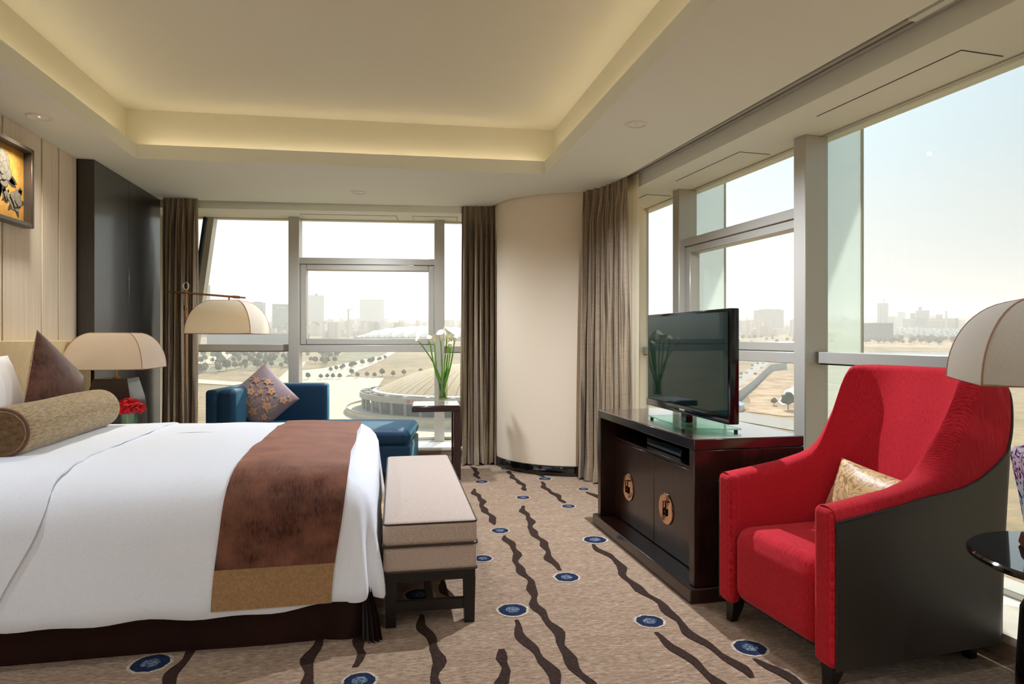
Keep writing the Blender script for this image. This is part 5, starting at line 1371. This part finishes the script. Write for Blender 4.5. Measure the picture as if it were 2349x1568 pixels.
for k in range(7):
    bm = BM(); x0 = -60 + 26 * k; loft(bm, [[(x0 + 26 * u, yy, 24 + 14 * sin(pi * (0.15 + 0.7 * u)) + 4 * k * 0.6) for u in [q / 8 for q in range(9)]] for yy in (-30, 34)], False); obj('roof_wave', bm, ROOFW, b, 60)
cr = thing('tower_crane', 'pale tower crane standing left of the tented stadium', 'crane', (-97, 1779, gz(-97, 1779)))
bx('mast', (-2, 2, -2, 2, 0, 80), ROOFW, cr); bx('jib', (-3, 16, -0.8, 0.8, 79, 80.5), ROOFW, cr); bx('cab', (-2.6, 2.6, -2.2, 2.2, 76, 79), ROOFW, cr)
bm = BM(); lathe(bm, [(260, 0), (200, 16), (110, 28), (2, 34)], 32)
hl_ = obj('hill', bm, cloth('hill_scrub', S(128, 112, 92), S(150, 134, 110), (0.02, 0.02, 0.02), 0.95, 0)); hl_.location = (330, 3251, gz(330, 3251) - 4); hl_.scale = (1.3, 0.5, 1); hl_['kind'] = 'structure'
# ribbed barrel tower just outside, behind the left curtain
t = thing('ribbed_tower', 'silver ribbed barrel-shaped tower seen past the left curtain', 'building', (-134, 458, gz(-134, 458)))
prof = [(9.0 + 4.2 * sin(pi * min(1, 0.15 + 0.8 * z / 32)), z) for z in range(0, 33, 4)]
obj('shaft', lathe(BM(), prof, 40), plain('ribbed_grey', S(150, 150, 146), 0.5), t, 60)
bm = BM()
for k in range(22):
    z = 1 + 1.42 * k; r = 9.35 + 4.2 * sin(pi * min(1, 0.15 + 0.8 * z / 32)); lathe(bm, [(r - 0.4, z - 0.32), (r, z - 0.2), (r, z + 0.2), (r - 0.4, z + 0.32)], 40, capa=False, capb=False)
obj('ribs', bm, plain('rib_silver', S(206, 204, 196), 0.4), t)['kind'] = 'stuff'

# highway wall, cars, blue-roofed shed
wall_pts = [(254, 453), (282, 485), (335, 553), (395, 634), (452, 710), (486, 728)]
t = thing('highway_wall', 'blue-grey panelled retaining wall along the highway', 'wall', (0, 0, 0)); hwm = plain('wall_panel_blue', S(168, 180, 190), 0.8); pm = None
for (a, b_), (c, d) in zip(wall_pts, wall_pts[1:]):
    n = max(1, int(hypot(c - a, d - b_) / 7))
    for k in range(n):
        x, y = lerp(a, c, (k + .5) / n), lerp(b_, d, (k + .5) / n)
        if pm is None: pm = bx('wall_panel', (-3.4, 3.4, -0.4, 0.4, -1, 7.5), hwm, t); o = pm
        else: o = pm.copy(); COL.objects.link(o); o.parent = t
        o.location = (x, y, gz(x, y)); o.rotation_euler = (0, 0, atan2(d - b_, c - a))
def car_bm(c):
    t = thing('car', c[1], 'car', group=c[2]); box_m = plain('car_paint_%s' % c[0], c[3], 0.3)
    bm = BM(); loft(bm, [[(x, y, z) for x, z in ((-2.2, 0.35), (2.2, 0.35), (2.2, 0.8), (1.2, 0.95), (0.7, 1.45), (-1.2, 1.45), (-1.8, 0.95), (-2.2, 0.9))] for y in (-0.85, 0.85)], True, True, True)
    obj('car_body', bm, box_m, t); bx('window_band', (-1.3, 0.85, -0.87, 0.87, 1.0, 1.36), GLOSSBLK, t)
    for x in (-1.35, 1.35):
        for y in (-0.8, 0.8):
            bm = BM(); tube(bm, [(x, y - 0.1, 0.33), (x, y + 0.1, 0.33)], 0.33, 10); obj('wheel', bm, BLACK, t)
    return t
kinds = [('white', 'small white car on the highway behind the television', 'white cars on the highway', S(232, 232, 230)), ('dark', 'small dark car on the highway behind the television', 'dark cars on the highway', S(60, 64, 72))]
cps = {}; rnd = random.Random(31)
for k in range(18):
    u = rnd.random(); lane = rnd.choice((0.15, 0.3, 0.62, 0.8)); x0, y0 = lerp(312, 270, lane), lerp(572, 470, lane); x1, y1 = lerp(620, 600, lane), lerp(985, 930, lane)
    u = (k + 0.3 * u) / 18; x, y = lerp(x0, x1, u), lerp(y0, y1, u); kd = kinds[k % 2]
    if kd[0] not in cps: cps[kd[0]] = car_bm(kd); t = cps[kd[0]]
    else: t = dup(cps[kd[0]])
    t.location = (x, y, gz(x, y) + 0.6); t.rotation_euler = (0, 0, atan2(y1 - y0, x1 - x0)); t.scale = (1.5, 1.5, 1.5)
for x, y, lab in ((-47, 468, 'white car parked on the plaza by the arena podium'), (-47, 400, 'dark van parked on the plaza behind the chaise back')):
    t = dup(cps['white' if 'white' in lab else 'dark']); t['label'] = lab; t['group'] = 'parked cars'; t.location = (x, y, gz(x, y) + .5); t.rotation_euler = (0, 0, 1.0)
sh = thing('blue_shed', 'shed with a bright blue roof at the foot of the highway wall', 'shed', (246, 432, gz(246, 432)), 0.9)
bx('walls', (-9, 9, -6, 6, 0, 4), ROOFW, sh)
bm = BM(); loft(bm, [[(-9.5, -6.5, 4), (-9.5, 0, 6.5), (-9.5, 6.5, 4)], [(9.5, -6.5, 4), (9.5, 0, 6.5), (9.5, 6.5, 4)]], True, True, True); obj('roof', bm, plain('blue_roof', S(110, 170, 220), 0.6), sh)

# haze lying over the basin (real scattering air, outside the building only)
bm = BM(); P = [(-6000, 13), (9, 13), (9, -3000), (7000, -3000), (7000, 7500), (-6000, 7500)]
loft(bm, [[(x, y, z) for x, y in P] for z in (-75, HAZE_TOP)], True, True, True)
M = Mat('haze'); M.nt.nodes.remove(M.b); vs_ = N(M.nt, 'ShaderNodeVolumeScatter'); vs_.inputs['Density'].default_value = HAZE; vs_.inputs['Anisotropy'].default_value = 0.35; vs_.inputs['Color'].default_value = (0.97, 0.98, 1.0, 1)
M.nt.links.new(vs_.outputs[0], M.out.inputs['Volume'])
hz = obj('haze', bm, M.m); tag(hz, 'pale haze hanging over the city outside', 'haze', kind='stuff')
